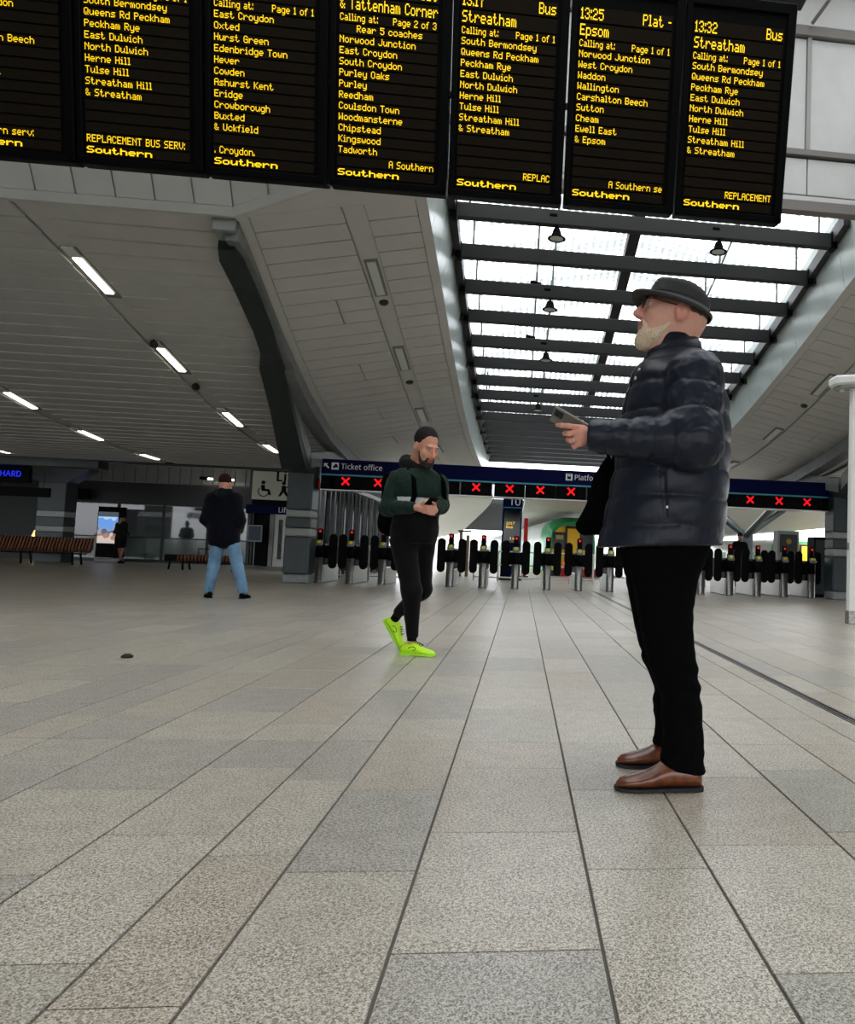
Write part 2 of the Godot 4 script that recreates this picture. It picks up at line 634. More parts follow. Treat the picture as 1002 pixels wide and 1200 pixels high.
func build_skylight() -> void:
	var sky := Node3D.new()
	sky.name = "window_1"
	tag(sky, "long ridged skylight of striped white glass over dark cross beams", "", "", "structure")
	add_child(sky)
	var frit := mat("frit", Color(1, 1, 1), 0.25)
	frit.transparency = BaseMaterial3D.TRANSPARENCY_ALPHA
	triplanar(frit, stripe_tex(), 0.26)
	frit.backlight_enabled = true
	frit.backlight = Color(0.42, 0.43, 0.43)
	var zig := func(x: float, d: float, up: float) -> Vector3:
		return Vector3(x + veer(d), ceil_y(d) + 1.25 + up, -d)
	var n := 18
	var hw := 3.0
	for k in n:
		var d := 11.40 + 1.0 * k
		var wide: bool = k % 2 == 1
		var h2 := hw + (0.32 if wide else 0.0)
		var y := ceil_y(d) + 1.25
		var bm := part(sky, "roof_beam", box(Vector3(2.0 * h2, 0.23, 0.14), 0.008), mats.dark_steel, T(Vector3(XC + veer(d), y, -d)))
		if k < 9:
			for sx in [-1.0, 1.0]:
				part(bm, "end_plate", box(Vector3(0.10, 0.27, 0.19), 0.006), mats.black, T(Vector3(sx * (hw - 0.02), 0, 0)))
		# rods that carry the glass
		if k < 12:
			for hx in [-2.75, -1.4, 1.4, 2.75]:
				var topy: float = 0.45 + 0.62 * (1.0 - absf(hx) / 3.3)
				part(bm, "hanger_rod", tube_mesh([Vector3(hx, 0.08, 0), Vector3(hx, topy, 0)], 0.02, 6), mats.grey_steel)
		# panes: gently bowed from bay to bay, four to each bay
		var e := d + 1.0
		for sx in [-1.0, 1.0]:
			for half in 2:
				var xa: float = XC + sx * (3.36 if half == 0 else 1.68)
				var xb: float = XC + sx * (1.68 if half == 0 else 0.05)
				var ha := 0.46 if half == 0 else 0.77
				var hb := 0.77 if half == 0 else 1.07
				var st := begin()
				var steps := 3
				for q in steps:
					var u0 := float(q) / steps
					var u1 := float(q + 1) / steps
					var da := d - 0.5 + 0.99 * u0
					var db := d - 0.5 + 0.99 * u1
					var b0 := 0.10 * sin(PI * u0)
					var b1 := 0.10 * sin(PI * u1)
					var yb := ceil_y(d) + 1.25
					var c0 := Vector3(xa + veer(d), yb + ha + b0, -da)
					var c1 := Vector3(xb + veer(d), yb + hb + b0, -da)
					var c2 := Vector3(xb + veer(d), yb + hb + b1, -db)
					var c3 := Vector3(xa + veer(d), yb + ha + b1, -db)
					face(st, [c0, c1, c2, c3], Vector3.DOWN)
				part(sky, "pane", done(st), frit)
	# rails, ridge, purlins
	for sx in [-1.0, 0.0, 1.0]:
		var pts := []
		for k in n:
			var d := 10.9 + 1.0 * k
			pts.append(zig.call(XC + sx * hw, d, 0.06 if sx != 0.0 else 0.98))
		var st := begin()
		for i in pts.size() - 1:
			var w := Vector3(0.055 if sx != 0.0 else 0.10, 0, 0)
			var h := Vector3(0, 0.11, 0)
			var a: Vector3 = pts[i]
			var b: Vector3 = pts[i + 1]
			hexa(st, [a - w - h, a + w - h, b + w - h, b - w - h, a - w + h, a + w + h, b + w + h, b - w + h])
		part(sky, "rail" if sx != 0.0 else "ridge_beam", done(st), mats.dark_steel)
	for hx in [-3.36, -1.68, 1.68, 3.36]:
		var pts := []
		for k in n:
			var d := 10.9 + 1.0 * k
			pts.append(zig.call(XC + hx, d, 0.42 if absf(hx) > 2 else 0.74))
		part(sky, "glazing_bar", tube_mesh(pts, 0.022, 5), mats.grey_steel)
	# glass beyond the first stretch
	var far := begin()
	for i in 15:
		var d0 := 48.0 + 4.0 * i
		var d1 := d0 + 4.0
		for sx in [-1.0, 1.0]:
			face(far, [zig.call(XC + sx * 3.36, d0, 0.5), zig.call(XC, d0, 1.07), zig.call(XC, d1, 1.07), zig.call(XC + sx * 3.36, d1, 0.5)], Vector3.DOWN)
	part(sky, "distant_glass", done(far), frit)
	var fb := begin()
	for i in 42:
		var d := 48.4 + 1.4 * i
		cbox(fb, T(Vector3(XC + veer(d), ceil_y(d) + 1.25, -d)), Vector3(6.6, 0.2, 0.13))
	part(sky, "distant_beams", done(fb), mats.dark_steel).set_meta("kind", "stuff")

func build_side_ceiling(s: float) -> void:
	var ce := Node3D.new()
	ce.name = numbered("ceiling")
	tag(ce, "dim metal plank ceiling with rows of strip lights" if s < 0 else "dim metal plank ceiling past the far tree column", "", "", "structure")
	add_child(ce)
	var g := 0.008
	var flip := func(x: float) -> float: return x if s < 0 else 2.0 * XC - x
	var mk := func(xa0: float, xb0: float, a: float, xa1: float, xb1: float, b: float, lo: float, hi: float) -> ArrayMesh:
		var st := begin()
		var c := []
		for h in [lo, hi]:
			c.append(Vector3(flip.call(xa0), ceil_y(a) + h - 0.016, -a))
			c.append(Vector3(flip.call(xb0), ceil_y(a) + h - 0.016, -a))
			c.append(Vector3(flip.call(xb1), ceil_y(b) + h, -b))
			c.append(Vector3(flip.call(xa1), ceil_y(b) + h, -b))
		hexa(st, c)
		return done(st)
	var d := 10.02
	while d < 23.6:
		var e := d + 0.36
		var a := d + g
		var b := e - g
		if s < 0:
			part(ce, "plank", mk.call(-18.0, -10.56, a, -18.0, -10.56, b, 0.0, 0.03), mats.panel)
			part(ce, "plank", mk.call(-10.24, -6.56, a, -10.24, -6.56, b, 0.0, 0.03), mats.panel)
			part(ce, "plank", mk.call(-6.24, edge_x(a) - 0.3, a, -6.24, edge_x(b) - 0.3, b, 0.0, 0.03), mats.panel)
		else:
			part(ce, "plank", mk.call(-14.0, edge_x(a) - 0.3, a, -14.0, edge_x(b) - 0.3, b, 0.0, 0.03), mats.panel)
		d = e
	var dk := begin()
	var ch := begin()
	var q := 10.0
	while q < 23.8:
		var e := q + 0.6
		for sp in [[dk, -24.0, edge_x(q), -24.0, edge_x(e), 0.08, 0.4]] + ([[ch, -6.55, -6.25, -6.55, -6.25, 0.03, 0.06], [ch, -10.55, -10.25, -10.55, -10.25, 0.03, 0.06]] if s < 0 else []):
			var c := []
			for h in [sp[5], sp[6]]:
				c.append(Vector3(flip.call(sp[1]), ceil_y(q) + h, -q))
				c.append(Vector3(flip.call(sp[2]), ceil_y(q) + h, -q))
				c.append(Vector3(flip.call(sp[4]), ceil_y(e) + h, -e))
				c.append(Vector3(flip.call(sp[3]), ceil_y(e) + h, -e))
			hexa(sp[0], c)
		q = e
	part(ce, "deck", done(dk), mats.panel)
	if s < 0:
		part(ce, "light_channel", done(ch), mats.panel)
		var i := 0
		for L in [[-6.4, 11.66, "fourth", "next to the tree column"], [-6.4, 14.25, "third", "next to the tree column"], [-6.4, 17.26, "second", "next to the tree column"], [-6.4, 19.87, "first", "next to the tree column"], [-10.4, 16.75, "third", "over the low bench"], [-10.4, 19.36, "second", "over the low bench"], [-10.4, 22.3, "first", "over the low bench"], [-10.4, 14.1, "fourth", "over the low bench"], [-14.4, 19.6, "second", "over the long bench"], [-14.4, 22.4, "first", "over the long bench"]]:
			strip_light(L[0], L[1], "glowing strip light, %s from the far end of the row %s" % [L[2], L[3]])
		for L in [[-6.4, 15.35, "nearer to the gates"], [-6.4, 13.6, "nearer to the boards"]]:
			var st := begin()
			lathe(st, [[0.001, -0.10], [0.05, -0.10], [0.07, -0.05], [0.06, 0.0], [0.02, 0.02], [0.02, 0.05]], 12)
			top("ceiling_camera", done(st), mats.dark_steel, "small dark dome camera under the plank ceiling, the one " + L[2], "camera", T(Vector3(L[0], ceil_y(L[1]) + 0.0, -L[1])), "dome cameras under the plank ceiling")

func strip_light(x: float, d: float, label: String) -> void:
	var slope := atan(ceil_y(d + 0.5) - ceil_y(d - 0.5))
	var lt := thing("strip_light", label, "light", Vector3(x, ceil_y(d) + 0.012, -d), "glowing strip lights of the plank ceiling")
	lt.rotation = Vector3(slope, 0, 0)
	part(lt, "frame", box(Vector3(0.22, 0.03, 1.30), 0.004), mats.grey_steel, T(Vector3(0, 0.012, 0)))
	part(lt, "end_cap", box(Vector3(0.16, 0.03, 0.22), 0.006), mats.white_paint, T(Vector3(0, -0.010, 0.56)))
	part(lt, "diffuser", box(Vector3(0.13, 0.03, 0.92), 0.01), mats.lamp_white, T(Vector3(0, -0.012, -0.05)))
	var al := AreaLight3D.new()
	al.name = "strip_light_glow"
	al.area_size = Vector2(0.12, 0.9)
	al.light_energy = 0.16
	al.light_color = Color(1.0, 0.97, 0.90)
	al.area_range = 40.0
	al.shadow_enabled = true
	al.transform = T(Vector3(0, -0.035, -0.05), Vector3(-PI / 2, 0, 0))
	lt.add_child(al)

func build_tree_column(s: float) -> void:
	var fx := func(x: float, d := 18.0) -> float: return x if s < 0 else 2.0 * XC - x - 0.74 * clampf((d - 10.0) / 7.0, 0.0, 1.0)
	var col := Node3D.new()
	col.name = numbered("trim_column")
	tag(col, "dark grey steel column branching up to the roof beside " + ("the ticket office sign" if s < 0 else "the last gates behind the man in a hat"), "", "", "structure")
	add_child(col)
	var cx: float = fx.call(-4.995)
	var cz := -17.92
	var w := 0.55
	var segs := [[0.0, 0.2, "base_plinth", "grey_steel"], [0.2, 1.05, "shaft", "teal_steel"], [1.05, 1.23, "grey_band", "stone_panel"], [1.23, 1.48, "shaft", "teal_steel"], [1.48, 1.64, "grey_band", "stone_panel"], [1.64, 2.62, "shaft", "teal_steel"]]
	for q in segs:
		part(col, q[2], box(Vector3(w, q[1] - q[0], w), 0.03), mats[q[3]], T(Vector3(cx, (q[0] + q[1]) / 2, cz)))
	var mk := func(rows: Array) -> ArrayMesh:
		var st := begin()
		var rr := []
		for r in rows:
			rr.append([r[0], fx.call(r[1], r[0]), fx.call(r[2], r[0]), r[3], r[4]])
		girder(st, rr)
		return done(st)
	# web plate under the edge of the canopy, then the lower arm down to the shaft
	part(col, "head_block", mk.call([[10.03, -4.12, -3.84, 4.84, 4.99], [10.3, -4.14, -3.86, 4.80, 4.93]]), mats.stone_panel)
	var web := []
	for q in [[10.1, 4.70], [10.7, 4.72], [11.4, 4.60], [12.65, 4.30], [13.2, 4.06], [14.1, 3.92]]:
		web.append([q[0], edge_x(q[0]) - 0.13, edge_x(q[0]) + 0.03, q[1] + 0.03, ceil_y(q[0]) - 0.012])
	part(col, "web_plate", mk.call(web), mats.grey_steel)
	var arm := [[10.3, -4.14, -3.93, 4.68, ceil_y(10.3) - 0.02]]
	for q in [[10.7, 4.66], [11.4, 4.54], [12.65, 4.25], [13.2, 4.02]]:
		arm.append([q[0], edge_x(q[0]) - 0.36, edge_x(q[0]) - 0.06, q[1], ceil_y(q[0]) - 0.03])
	arm += [[13.8, -4.72, -4.30, 3.92, 4.15], [15.1, -4.92, -4.50, 3.42, 3.78], [16.3, -5.12, -4.64, 2.86, 3.22], [17.0, -5.22, -4.70, 2.48, 2.95], [17.75, -5.27, -4.72, 2.48, 2.85], [18.19, -5.27, -4.72, 2.48, 2.80]]
	part(col, "lower_arm", mk.call(arm), mats.teal_steel)
	part(col, "lighter_side_plate", mk.call([[13.7, -4.34, -4.285, 4.12, 4.30], [15.1, -4.54, -4.485, 3.58, 3.90], [16.3, -4.68, -4.625, 3.02, 3.34], [17.2, -4.75, -4.695, 2.62, 2.98]]), mats.grey_steel)  # plate added to make the arm's inner side lighter than its underside
	var chord := []
	for q in [13.9, 15.5, 17.6, 20.0, 24.0]:
		chord.append([q, edge_x(q) - 0.30, edge_x(q) + 0.03, ceil_y(q) - 0.28, ceil_y(q) - 0.012])
	part(col, "upper_chord", mk.call(chord), mats.grey_steel)
	part(col, "rear_strut", mk.call([[17.3, -5.16, -4.72, 2.56, 2.9], [18.2, -5.0, -4.6, 2.72, 3.05], [19.4, -4.82, -4.46, 2.9, 3.2]]), mats.grey_steel)
	part(col, "rear_arm", mk.call([[18.2, -5.22, -4.74, 2.3, 2.75], [20.2, -5.1, -4.7, 2.6, 2.95], [22.6, -4.9, -4.5, 2.85, 3.1]]), mats.teal_steel)

# ---------------------------------------------------------------- the hall in front of the canopies
func lip_u(x: float) -> float:
	return clampf((x if x < XC else 2.0 * XC - x) + 3.84, 0.0, 2.39)

func lip_y(x: float) -> float:
	# lower edge of the bulkhead: level over the side bays, rising to the skylight
	return 5.0 + 0.268 * lip_u(x)

func lip_z(x: float, y: float) -> float:
	return -10.0 + 0.31 * lip_u(x) + (y - lip_y(x)) * tan(deg_to_rad(30.0))

func build_hall() -> void:
	var wf := Node3D.new()
	wf.name = "wall_front"
	tag(wf, "pale panelled bulkhead above the canopies behind the departure boards", "", "", "structure")
	add_child(wf)
	# leaning cladding panels over both side bays
	for s in [-1.0, 1.0]:
		var x := -1.49
		while x > -18.0:
			var x2 := x - 0.47
			var a: float = x if s < 0 else 2.0 * XC - x
			var b: float = x2 if s < 0 else 2.0 * XC - x2
			var st := begin()
			var c := []
			for t in [0.0, 0.03]:
				for q in [[a + s * 0.012, 0], [b - s * 0.012, 0], [b - s * 0.012, 1], [a + s * 0.012, 1]]:
					var y: float = lip_y(q[0]) + 0.115 if q[1] == 0 else 6.9
					c.append(Vector3(q[0], y, lip_z(q[0], y) - t))
			hexa(st, c)
			part(wf, "cladding_panel", done(st), mats.panel)
			x = x2
		# the lip under them
		var ls := begin()
		var xs := [-18.0, -3.84, -1.45]
		for i in 2:
			var c := []
			for lift in [0.0, 0.10]:
				for q in [[xs[i], 0.0], [xs[i + 1], 0.0], [xs[i + 1], -0.09], [xs[i], -0.09]]:
					var X: float = q[0] if s < 0 else 2.0 * XC - q[0]
					var y: float = lip_y(X) + lift
					c.append(Vector3(X, y, lip_z(X, y) + 0.03 + q[1]))
			hexa(ls, c)
		part(wf, "lip", done(ls), mats.panel)
		var rt := begin()
		var fl := func(x: float) -> float: return x if s < 0 else 2.0 * XC - x
		var tri := [Vector3(fl.call(-3.84), 5.01, -9.99), Vector3(fl.call(-1.45), 5.645, -9.24), Vector3(fl.call(-1.45), 5.49, -10.05), Vector3(fl.call(-3.84), 5.01, -10.05)]
		hexa(rt, tri + [tri[0] + Vector3(0, 0.04, 0), tri[1] + Vector3(0, 0.04, 0), tri[2] + Vector3(0, 0.04, 0), tri[3] + Vector3(0, 0.04, 0)])
		part(wf, "soffit_return", done(rt), mats.panel)
		var ck: float = fl.call(-1.58)
		slab(wf, "cheek", Vector3(ck - 0.03, 5.76, -10.1), Vector3(ck + 0.03, 6.95, -9.0), mats.panel)
		var bk := begin()
		for sp in [[-1.45, -3.84], [-3.84, -18.0]]:
			var c2 := []
			for t in [0.05, 0.12]:
				for q in [[sp[0], 0], [sp[1], 0], [sp[1], 1], [sp[0], 1]]:
					var X: float = q[0] if s < 0 else 2.0 * XC - q[0]
					var y: float = lip_y(X) + 0.10 if q[1] == 0 else 6.95
					c2.append(Vector3(X, y, lip_z(X, y) - t))
			hexa(bk, c2)
		part(wf, "backing", done(bk), mats.panel)
		slab(wf, "upper_wall", Vector3(-18.0 if s < 0 else 5.05, 6.9, -9.2), Vector3(-1.55 if s < 0 else 18.0, 9.3, -8.85), mats.panel)
	# the upright middle piece over the skylight
	slab(wf, "bottom_rail", Vector3(-1.6, 5.74, -10.12), Vector3(5.1, 5.88, -9.96), mat("rail_taupe", Color(0.46, 0.44, 0.42), 0.6), 0.004)
	slab(wf, "rail_strip", Vector3(-1.6, 5.89, -10.12), Vector3(5.1, 5.96, -9.98), mats.panel, 0.004)
	slab(wf, "core", Vector3(-1.6, 5.88, -10.3), Vector3(5.1, 9.3, -10.1), mats.panel)
	var xx := -1.6
	for k in 5:
		slab(wf, "band_panel", Vector3(xx + 0.006, 5.985, -10.1), Vector3(xx + 1.33, 6.50, -9.99), mats.panel, 0.005)
		slab(wf, "clerestory_panel", Vector3(xx + 0.03, 6.64, -10.1), Vector3(xx + 1.30, 8.26, -10.0), mats.panel, 0.005)
		slab(wf, "mullion", Vector3(xx + 1.305, 6.62, -10.1), Vector3(xx + 1.365, 8.28, -9.97), mat("mullion_grey", Color(0.58, 0.57, 0.55), 0.5), 0.005)
		xx += 1.34
	slab(wf, "sill", Vector3(-1.6, 6.53, -10.1), Vector3(5.1, 6.615, -9.94), mats.rail_taupe, 0.004)
	slab(wf, "head_rail", Vector3(-1.6, 8.28, -10.1), Vector3(5.1, 8.42, -9.94), mats.rail_taupe, 0.004)
	slab(wf, "upper_band", Vector3(-1.6, 8.45, -10.1), Vector3(5.1, 8.9, -9.98), mats.panel, 0.004)
	# bracket in the corner
	part(wf, "bracket", tube_mesh([Vector3(3.75, 8.42, -9.9), Vector3(4.1, 8.85, -9.3)], 0.028, 6), mats.rail_taupe)
	# unseen roof of the hall, its glazing placed to light the floor ahead
	var hr := Node3D.new()
	hr.name = "ceiling_hall"
	tag(hr, "unseen high roof of the hall with a glazed opening placed to light the floor", "", "", "structure")
	add_child(hr)
	slab(hr, "roof_edge", Vector3(-18, 9.3, -10.5), Vector3(18, 9.6, -9.4), mats.panel)
	slab(hr, "roof_edge", Vector3(-18, 9.3, -0.4), Vector3(18, 9.6, 10.0), mats.panel)
	slab(hr, "roof_edge", Vector3(-18, 9.3, -9.4), Vector3(-5.0, 9.6, -0.4), mats.panel)
	slab(hr, "roof_edge", Vector3(11.0, 9.3, -9.4), Vector3(18, 9.6, -0.4), mats.panel)
	for k in 6:
		slab(hr, "roof_beam", Vector3(-5.0, 9.3, -0.4 - 9.0 * (k + 0.5) / 6 - 0.08), Vector3(11.0, 9.55, -0.4 - 9.0 * (k + 0.5) / 6 + 0.08), mats.dark_steel)
	slab(hr, "roof_glass", Vector3(-5.0, 9.56, -9.4), Vector3(11.0, 9.575, -0.4), mats.pane_clear)
	for s in [-1.0, 1.0]:
		var w := Node3D.new()
		w.name = "wall_left" if s < 0 else "wall_right"
		tag(w, "plain pale side wall of the hall", "", "", "structure")
		add_child(w)
		slab(w, "wall_face", Vector3(s * 18.0 - 0.15, 0, -10.0), Vector3(s * 18.0 + 0.15, 9.6, 10.0), mats.panel)
	var wr := Node3D.new()
	wr.name = "wall_rear"
	tag(wr, "unseen rear wall of the hall with open portals sized for the light", "", "", "structure")
	add_child(wr)
	slab(wr, "lintel", Vector3(-18, 4.0, 9.7), Vector3(18, 9.6, 10.0), mats.panel)  # never in view; height set by how much daylight the portals admit
	for x in [-17.6, -9.0, 0.0, 9.0, 17.6]:
		slab(wr, "pier", Vector3(x - 0.5, 0, 9.7), Vector3(x + 0.5, 4.0, 10.0), mats.panel)
	slab(wr, "forecourt", Vector3(-40, -0.3, 12), Vector3(40, -0.02, 40), mats.stone_panel)
	# rods that the departure boards hang from
	for x in [-4.6, -2.4, -0.3, 1.8]:
		part(hr, "hanger_rod", tube_mesh([Vector3(x, 6.3, -6.75), Vector3(x, 9.32, -6.75)], 0.03, 8), mats.dark_steel)

# ---------------------------------------------------------------- the dim zone on the far side of the tree column
func build_left_zone() -> void:
	var wb := Node3D.new()
	wb.name = "wall_far"
	tag(wb, "dark far wall above a glazed screen", "", "", "structure")
	add_child(wb)
	slab(wb, "wall_face", Vector3(-34, 0, -32.4), Vector3(-17.9, 4.2, -32.0), mats.dark_wall)
	slab(wb, "wall_face", Vector3(-17.9, 2.28, -32.4), Vector3(-10.98, 3.15, -32.0), mats.dark_wall)
	slab(wb, "wall_core", Vector3(-17.9, 3.15, -32.5), Vector3(-10.98, 4.3, -32.1), mats.panel)
	var x := -17.9
	while x < -10.9:
		slab(wb, "stone_panel", Vector3(x + 0.012, 3.18, -32.1), Vector3(x + 0.40, 3.85, -32.0), mats.stone_panel, 0.006)
		x += 0.42
	slab(wb, "wall_return", Vector3(-10.98, 0, -32.4), Vector3(-10.85, 4.3, -31.9), mats.dark_wall)
	slab(wb, "wall_face", Vector3(-10.85, 2.15, -32.4), Vector3(-8.0, 4.3, -32.0), mats.black)
	slab(wb, "wall_face", Vector3(-9.1, 0, -32.4), Vector3(-8.0, 2.15, -32.0), mats.dark_wall)
	slab(wb, "wall_side", Vector3(-34.3, 0, -32.4), Vector3(-34, 4.5, -10), mats.dark_wall)
	slab(wb, "added_inner_wall", Vector3(-6.9, 0, -32.4), Vector3(-6.7, 4.3, -26.0), mats.dark_wall)  # added wall, keeps platform light out of the dim zone
	slab(wb, "wall_face", Vector3(-8.0, 0, -32.4), Vector3(-6.7, 4.3, -32.0), mats.dark_wall)
	var lf := Node3D.new()
	lf.name = "floor_far"
	tag(lf, "pale paving running on into the dim zone", "", "", "structure")
	add_child(lf)
	slab(lf, "slab", Vector3(-34, -0.3, -32.4), Vector3(-8.0, 0.0, -18.305), tile_mats[1])
	slab(lf, "slab", Vector3(-8.0, -0.3, -32.4), Vector3(-6.7, 0.0, -24.0), tile_mats[1])
	# its flat ceiling
	var ce := Node3D.new()
	ce.name = numbered("ceiling")
	tag(ce, "dark flat ceiling over the far glazed screen", "", "", "structure")
	add_child(ce)
	slab(ce, "deck", Vector3(-34, 4.25, -33), Vector3(-5.5, 4.5, -23.4), mats.panel)
	slab(ce, "deck", Vector3(-34, 3.9, -23.6), Vector3(-17.9, 4.2, -10), mats.panel)
	slab(ce, "edge_beam", Vector3(-34, 2.9, -24.2), Vector3(-12.4, 3.3, -23.65), mats.teal_steel, 0.01)
	slab(ce, "edge_beam", Vector3(-12.4, 3.12, -24.2), Vector3(-5.2, 3.3, -23.65), mats.teal_steel, 0.01)
	# the glazed screen and the street behind it
	var gs := Node3D.new()
	gs.name = "window_2"
	tag(gs, "dim glazed screen with slim posts and a mid rail, vehicles behind it", "", "", "structure")
	add_child(gs)
	for k in 5:
		var a := -17.6 + 1.7 * k
		slab(gs, "post", Vector3(a - 0.045, 0, -32.05), Vector3(a + 0.045, 2.28, -31.95), mats.dark_steel, 0.006)
		if k < 4:
			slab(gs, "pane", Vector3(a + 0.05, 1.0, -32.01), Vector3(a + 1.65, 2.26, -31.998), mats.pane_dark)
			slab(gs, "pane", Vector3(a + 0.05, 0.12, -32.01), Vector3(a + 1.65, 0.96, -31.998), glass("pane_green", Color(0.30, 0.38, 0.33), 0.75, 0.2))
	slab(gs, "mid_rail", Vector3(-17.6, 0.96, -32.03), Vector3(-11.0, 1.0, -31.96), mats.dark_steel)
	slab(gs, "bottom_rail", Vector3(-17.6, 0.0, -32.03), Vector3(-11.0, 0.12, -31.96), mats.dark_steel)
	slab(gs, "street", Vector3(-34, -0.2, -60), Vector3(-9, -0.01, -32.4), mats.stone_panel)
	slab(gs, "added_facade", Vector3(-40, -0.2, -46), Vector3(-9, 11, -44), mats.dark_wall)  # added wall, cuts the white sky and light behind the glass
	for v in [[-15.0, "light grey van parked behind the glazed screen beside the screen's end post"], [-12.8, "light grey van behind the glazed screen close to the lift sign"]]:
		var van := thing("van", v[1], "van", Vector3(v[0], 0, -36.5))
		var pr := PackedVector2Array([Vector2(-2.2, 0.35), Vector2(2.2, 0.35), Vector2(2.2, 1.0), Vector2(1.75, 1.15), Vector2(1.15, 1.95), Vector2(0.8, 2.1), Vector2(-2.1, 2.1), Vector2(-2.2, 1.9)])
		van.rotation.y = deg_to_rad(75)
		part(van, "body", prism_mesh(pr, 1.8), mat("van_grey", Color(0.62, 0.64, 0.64), 0.3))
		part(van, "window", prism_mesh(PackedVector2Array([Vector2(0.0, 1.2), Vector2(1.55, 1.2), Vector2(1.05, 1.9), Vector2(0.0, 1.9)]), 1.83), mats.black_gloss)
		part(van, "windscreen", box(Vector3(0.02, 0.9, 1.5)), mats.black_gloss, T(Vector3(1.47, 1.55, 0), Vector3(0, 0, 0.64)))
		for wx in [-1.4, 1.4]:
			for wz in [-0.85, 0.85]:
				var st := begin()
				lathe(st, [[0.01, -0.1], [0.3, -0.1], [0.34, -0.06], [0.34, 0.06], [0.3, 0.1], [0.01, 0.1]], 18, T(Vector3.ZERO, Vector3(PI / 2, 0, 0)))
				part(van, "wheel", done(st), mats.black, T(Vector3(wx, 0.34, wz)))
	# second column, far off
	var col := Node3D.new()
	col.name = numbered("trim_column")
	tag(col, "dark steel column with two pale bands beside the wooden bench", "", "", "structure")
	add_child(col)
	for q in [[0.0, 1.05, "shaft", "teal_steel"], [1.05, 1.23, "grey_band", "stone_panel"], [1.23, 1.55, "shaft", "teal_steel"], [1.55, 1.75, "grey_band", "stone_panel"], [1.75, 2.75, "shaft", "teal_steel"]]:
		part(col, q[2], box(Vector3(0.9, q[1] - q[0], 0.7), 0.02), mats[q[3]], T(Vector3(-16.08, (q[0] + q[1]) / 2, -28.3)))
	var st := begin()
	prism(st, PackedVector2Array([Vector2(-0.45, 2.75), Vector2(0.45, 2.75), Vector2(1.1, 3.2), Vector2(1.1, 4.25), Vector2(-3.6, 4.25), Vector2(-3.2, 3.9)]), 0.6)
	part(col, "branch", done(st), mats.teal_steel, T(Vector3(-16.08, 0, -28.3)))
	# blue light sign
	var sg := thing("light_sign", "black hanging sign with blue glowing letters in the dim zone", "sign", Vector3(-15.4, 2.70, -24.3))
	part(sg, "housing", box(Vector3(1.6, 0.56, 0.14), 0.01), mats.black)
	words("THE SHARD", 0.17, glow("blue_letter", Color(0.05, 0.16, 1.0), 0.9), sg, "lettering", Vector3(-0.62, -0.02, 0.075))
	for hx in [-0.6, 0.6]:
		part(sg, "hanger_rod", tube_mesh([Vector3(hx, 0.27, 0), Vector3(hx, 0.55, 0)], 0.012, 6), mats.dark_steel)
	var cs := thing("counter_sign", "long black sign band under the blue glowing sign", "sign", Vector3(-15.3, 2.18, -24.6))
	part(cs, "panel", box(Vector3(2.2, 0.28, 0.1), 0.01), mats.black)
	for hx in [-0.9, 0.9]:
		part(cs, "hanger_rod", tube_mesh([Vector3(hx, 0.13, 0), Vector3(hx, 1.1, 0)], 0.012, 6), mats.dark_steel)
	var ar := thing("arrow_sign", "small black sign with a white arrow beside the far column", "sign", Vector3(-17.2, 2.58, -31.6))
	part(ar, "panel", box(Vector3(0.85, 0.42, 0.08), 0.01), mats.black)
	part(ar, "arrow", prism_mesh(PackedVector2Array([Vector2(-0.03, -0.10), Vector2(0.03, -0.10), Vector2(0.03, 0.0), Vector2(0.10, 0.0), Vector2(0, 0.11), Vector2(-0.10, 0.0), Vector2(-0.03, 0.0)]), 0.01), glow("sign_arrow", Color(1, 1, 1), 0.9), T(Vector3(-0.28, 0, 0.045)))
	part(ar, "hanger_rod", tube_mesh([Vector3(0, 0.2, 0), Vector3(0, 1.8, 0)], 0.015, 6), mats.dark_steel)
	# advertising screen
	var ad := thing("advert_screen", "tall black advertising totem with a lit picture beside the glazed screen", "screen", Vector3(-15.72, 0.0, -31.2))
	part(ad, "cabinet", box(Vector3(0.95, 1.95, 0.22), 0.02), mats.black, T(Vector3(0, 1.13, 0)))
	part(ad, "plinth", box(Vector3(1.0, 0.12, 0.2), 0.01), mats.grey_steel, T(Vector3(0, 0.06, 0)))
	var im := Image.create_empty(48, 80, false, Image.FORMAT_RGBA8)
	for y in 80:
		for px in 48:
			var n := sin(px * 0.31 + y * 0.13) + sin(y * 0.27 - px * 0.11)
			var c := Color(0.30, 0.34, 0.38) if y < 12 else Color(0.72, 0.82, 0.93)
			if y > 16 + 3 * n: c = Color(0.42, 0.62, 0.90)
			if y > 40 + 5 * n: c = Color(0.62, 0.62, 0.68)
			if y > 48 + 6 * n: c = Color(0.70, 0.50, 0.36) if n > 0.0 else Color(0.30, 0.40, 0.58)
			if y > 62 + 6 * n: c = Color(0.80, 0.76, 0.74)
			im.set_pixel(px, y, c)
	var sm := StandardMaterial3D.new()
	sm.albedo_color = Color.BLACK
	sm.emission_enabled = true
	sm.emission = Color.WHITE
	sm.emission_operator = BaseMaterial3D.EMISSION_OP_MULTIPLY
	sm.emission_texture = ImageTexture.create_from_image(im)
	sm.emission_energy_multiplier = 0.9
	var qm := QuadMesh.new()
	qm.size = Vector2(0.72, 1.2)
	part(ad, "screen", qm, sm, T(Vector3(-0.08, 1.3, 0.115)))
	# timber benches: rows of slats on dark frames
	bench(Vector3(-15.6, 0, -26.0), 3.6, "long brown slatted timber bench with a high back in the dim zone", true)
	bench(Vector3(-9.45, 0, -24.5), 1.7, "low brown slatted timber bench in front of the glazed screen", false)
	# lift lobby
	var ls := thing("lift_sign", "pale lit panel reading Lifts with dark pictograms", "sign", Vector3(-10.0, 3.25, -31.9))
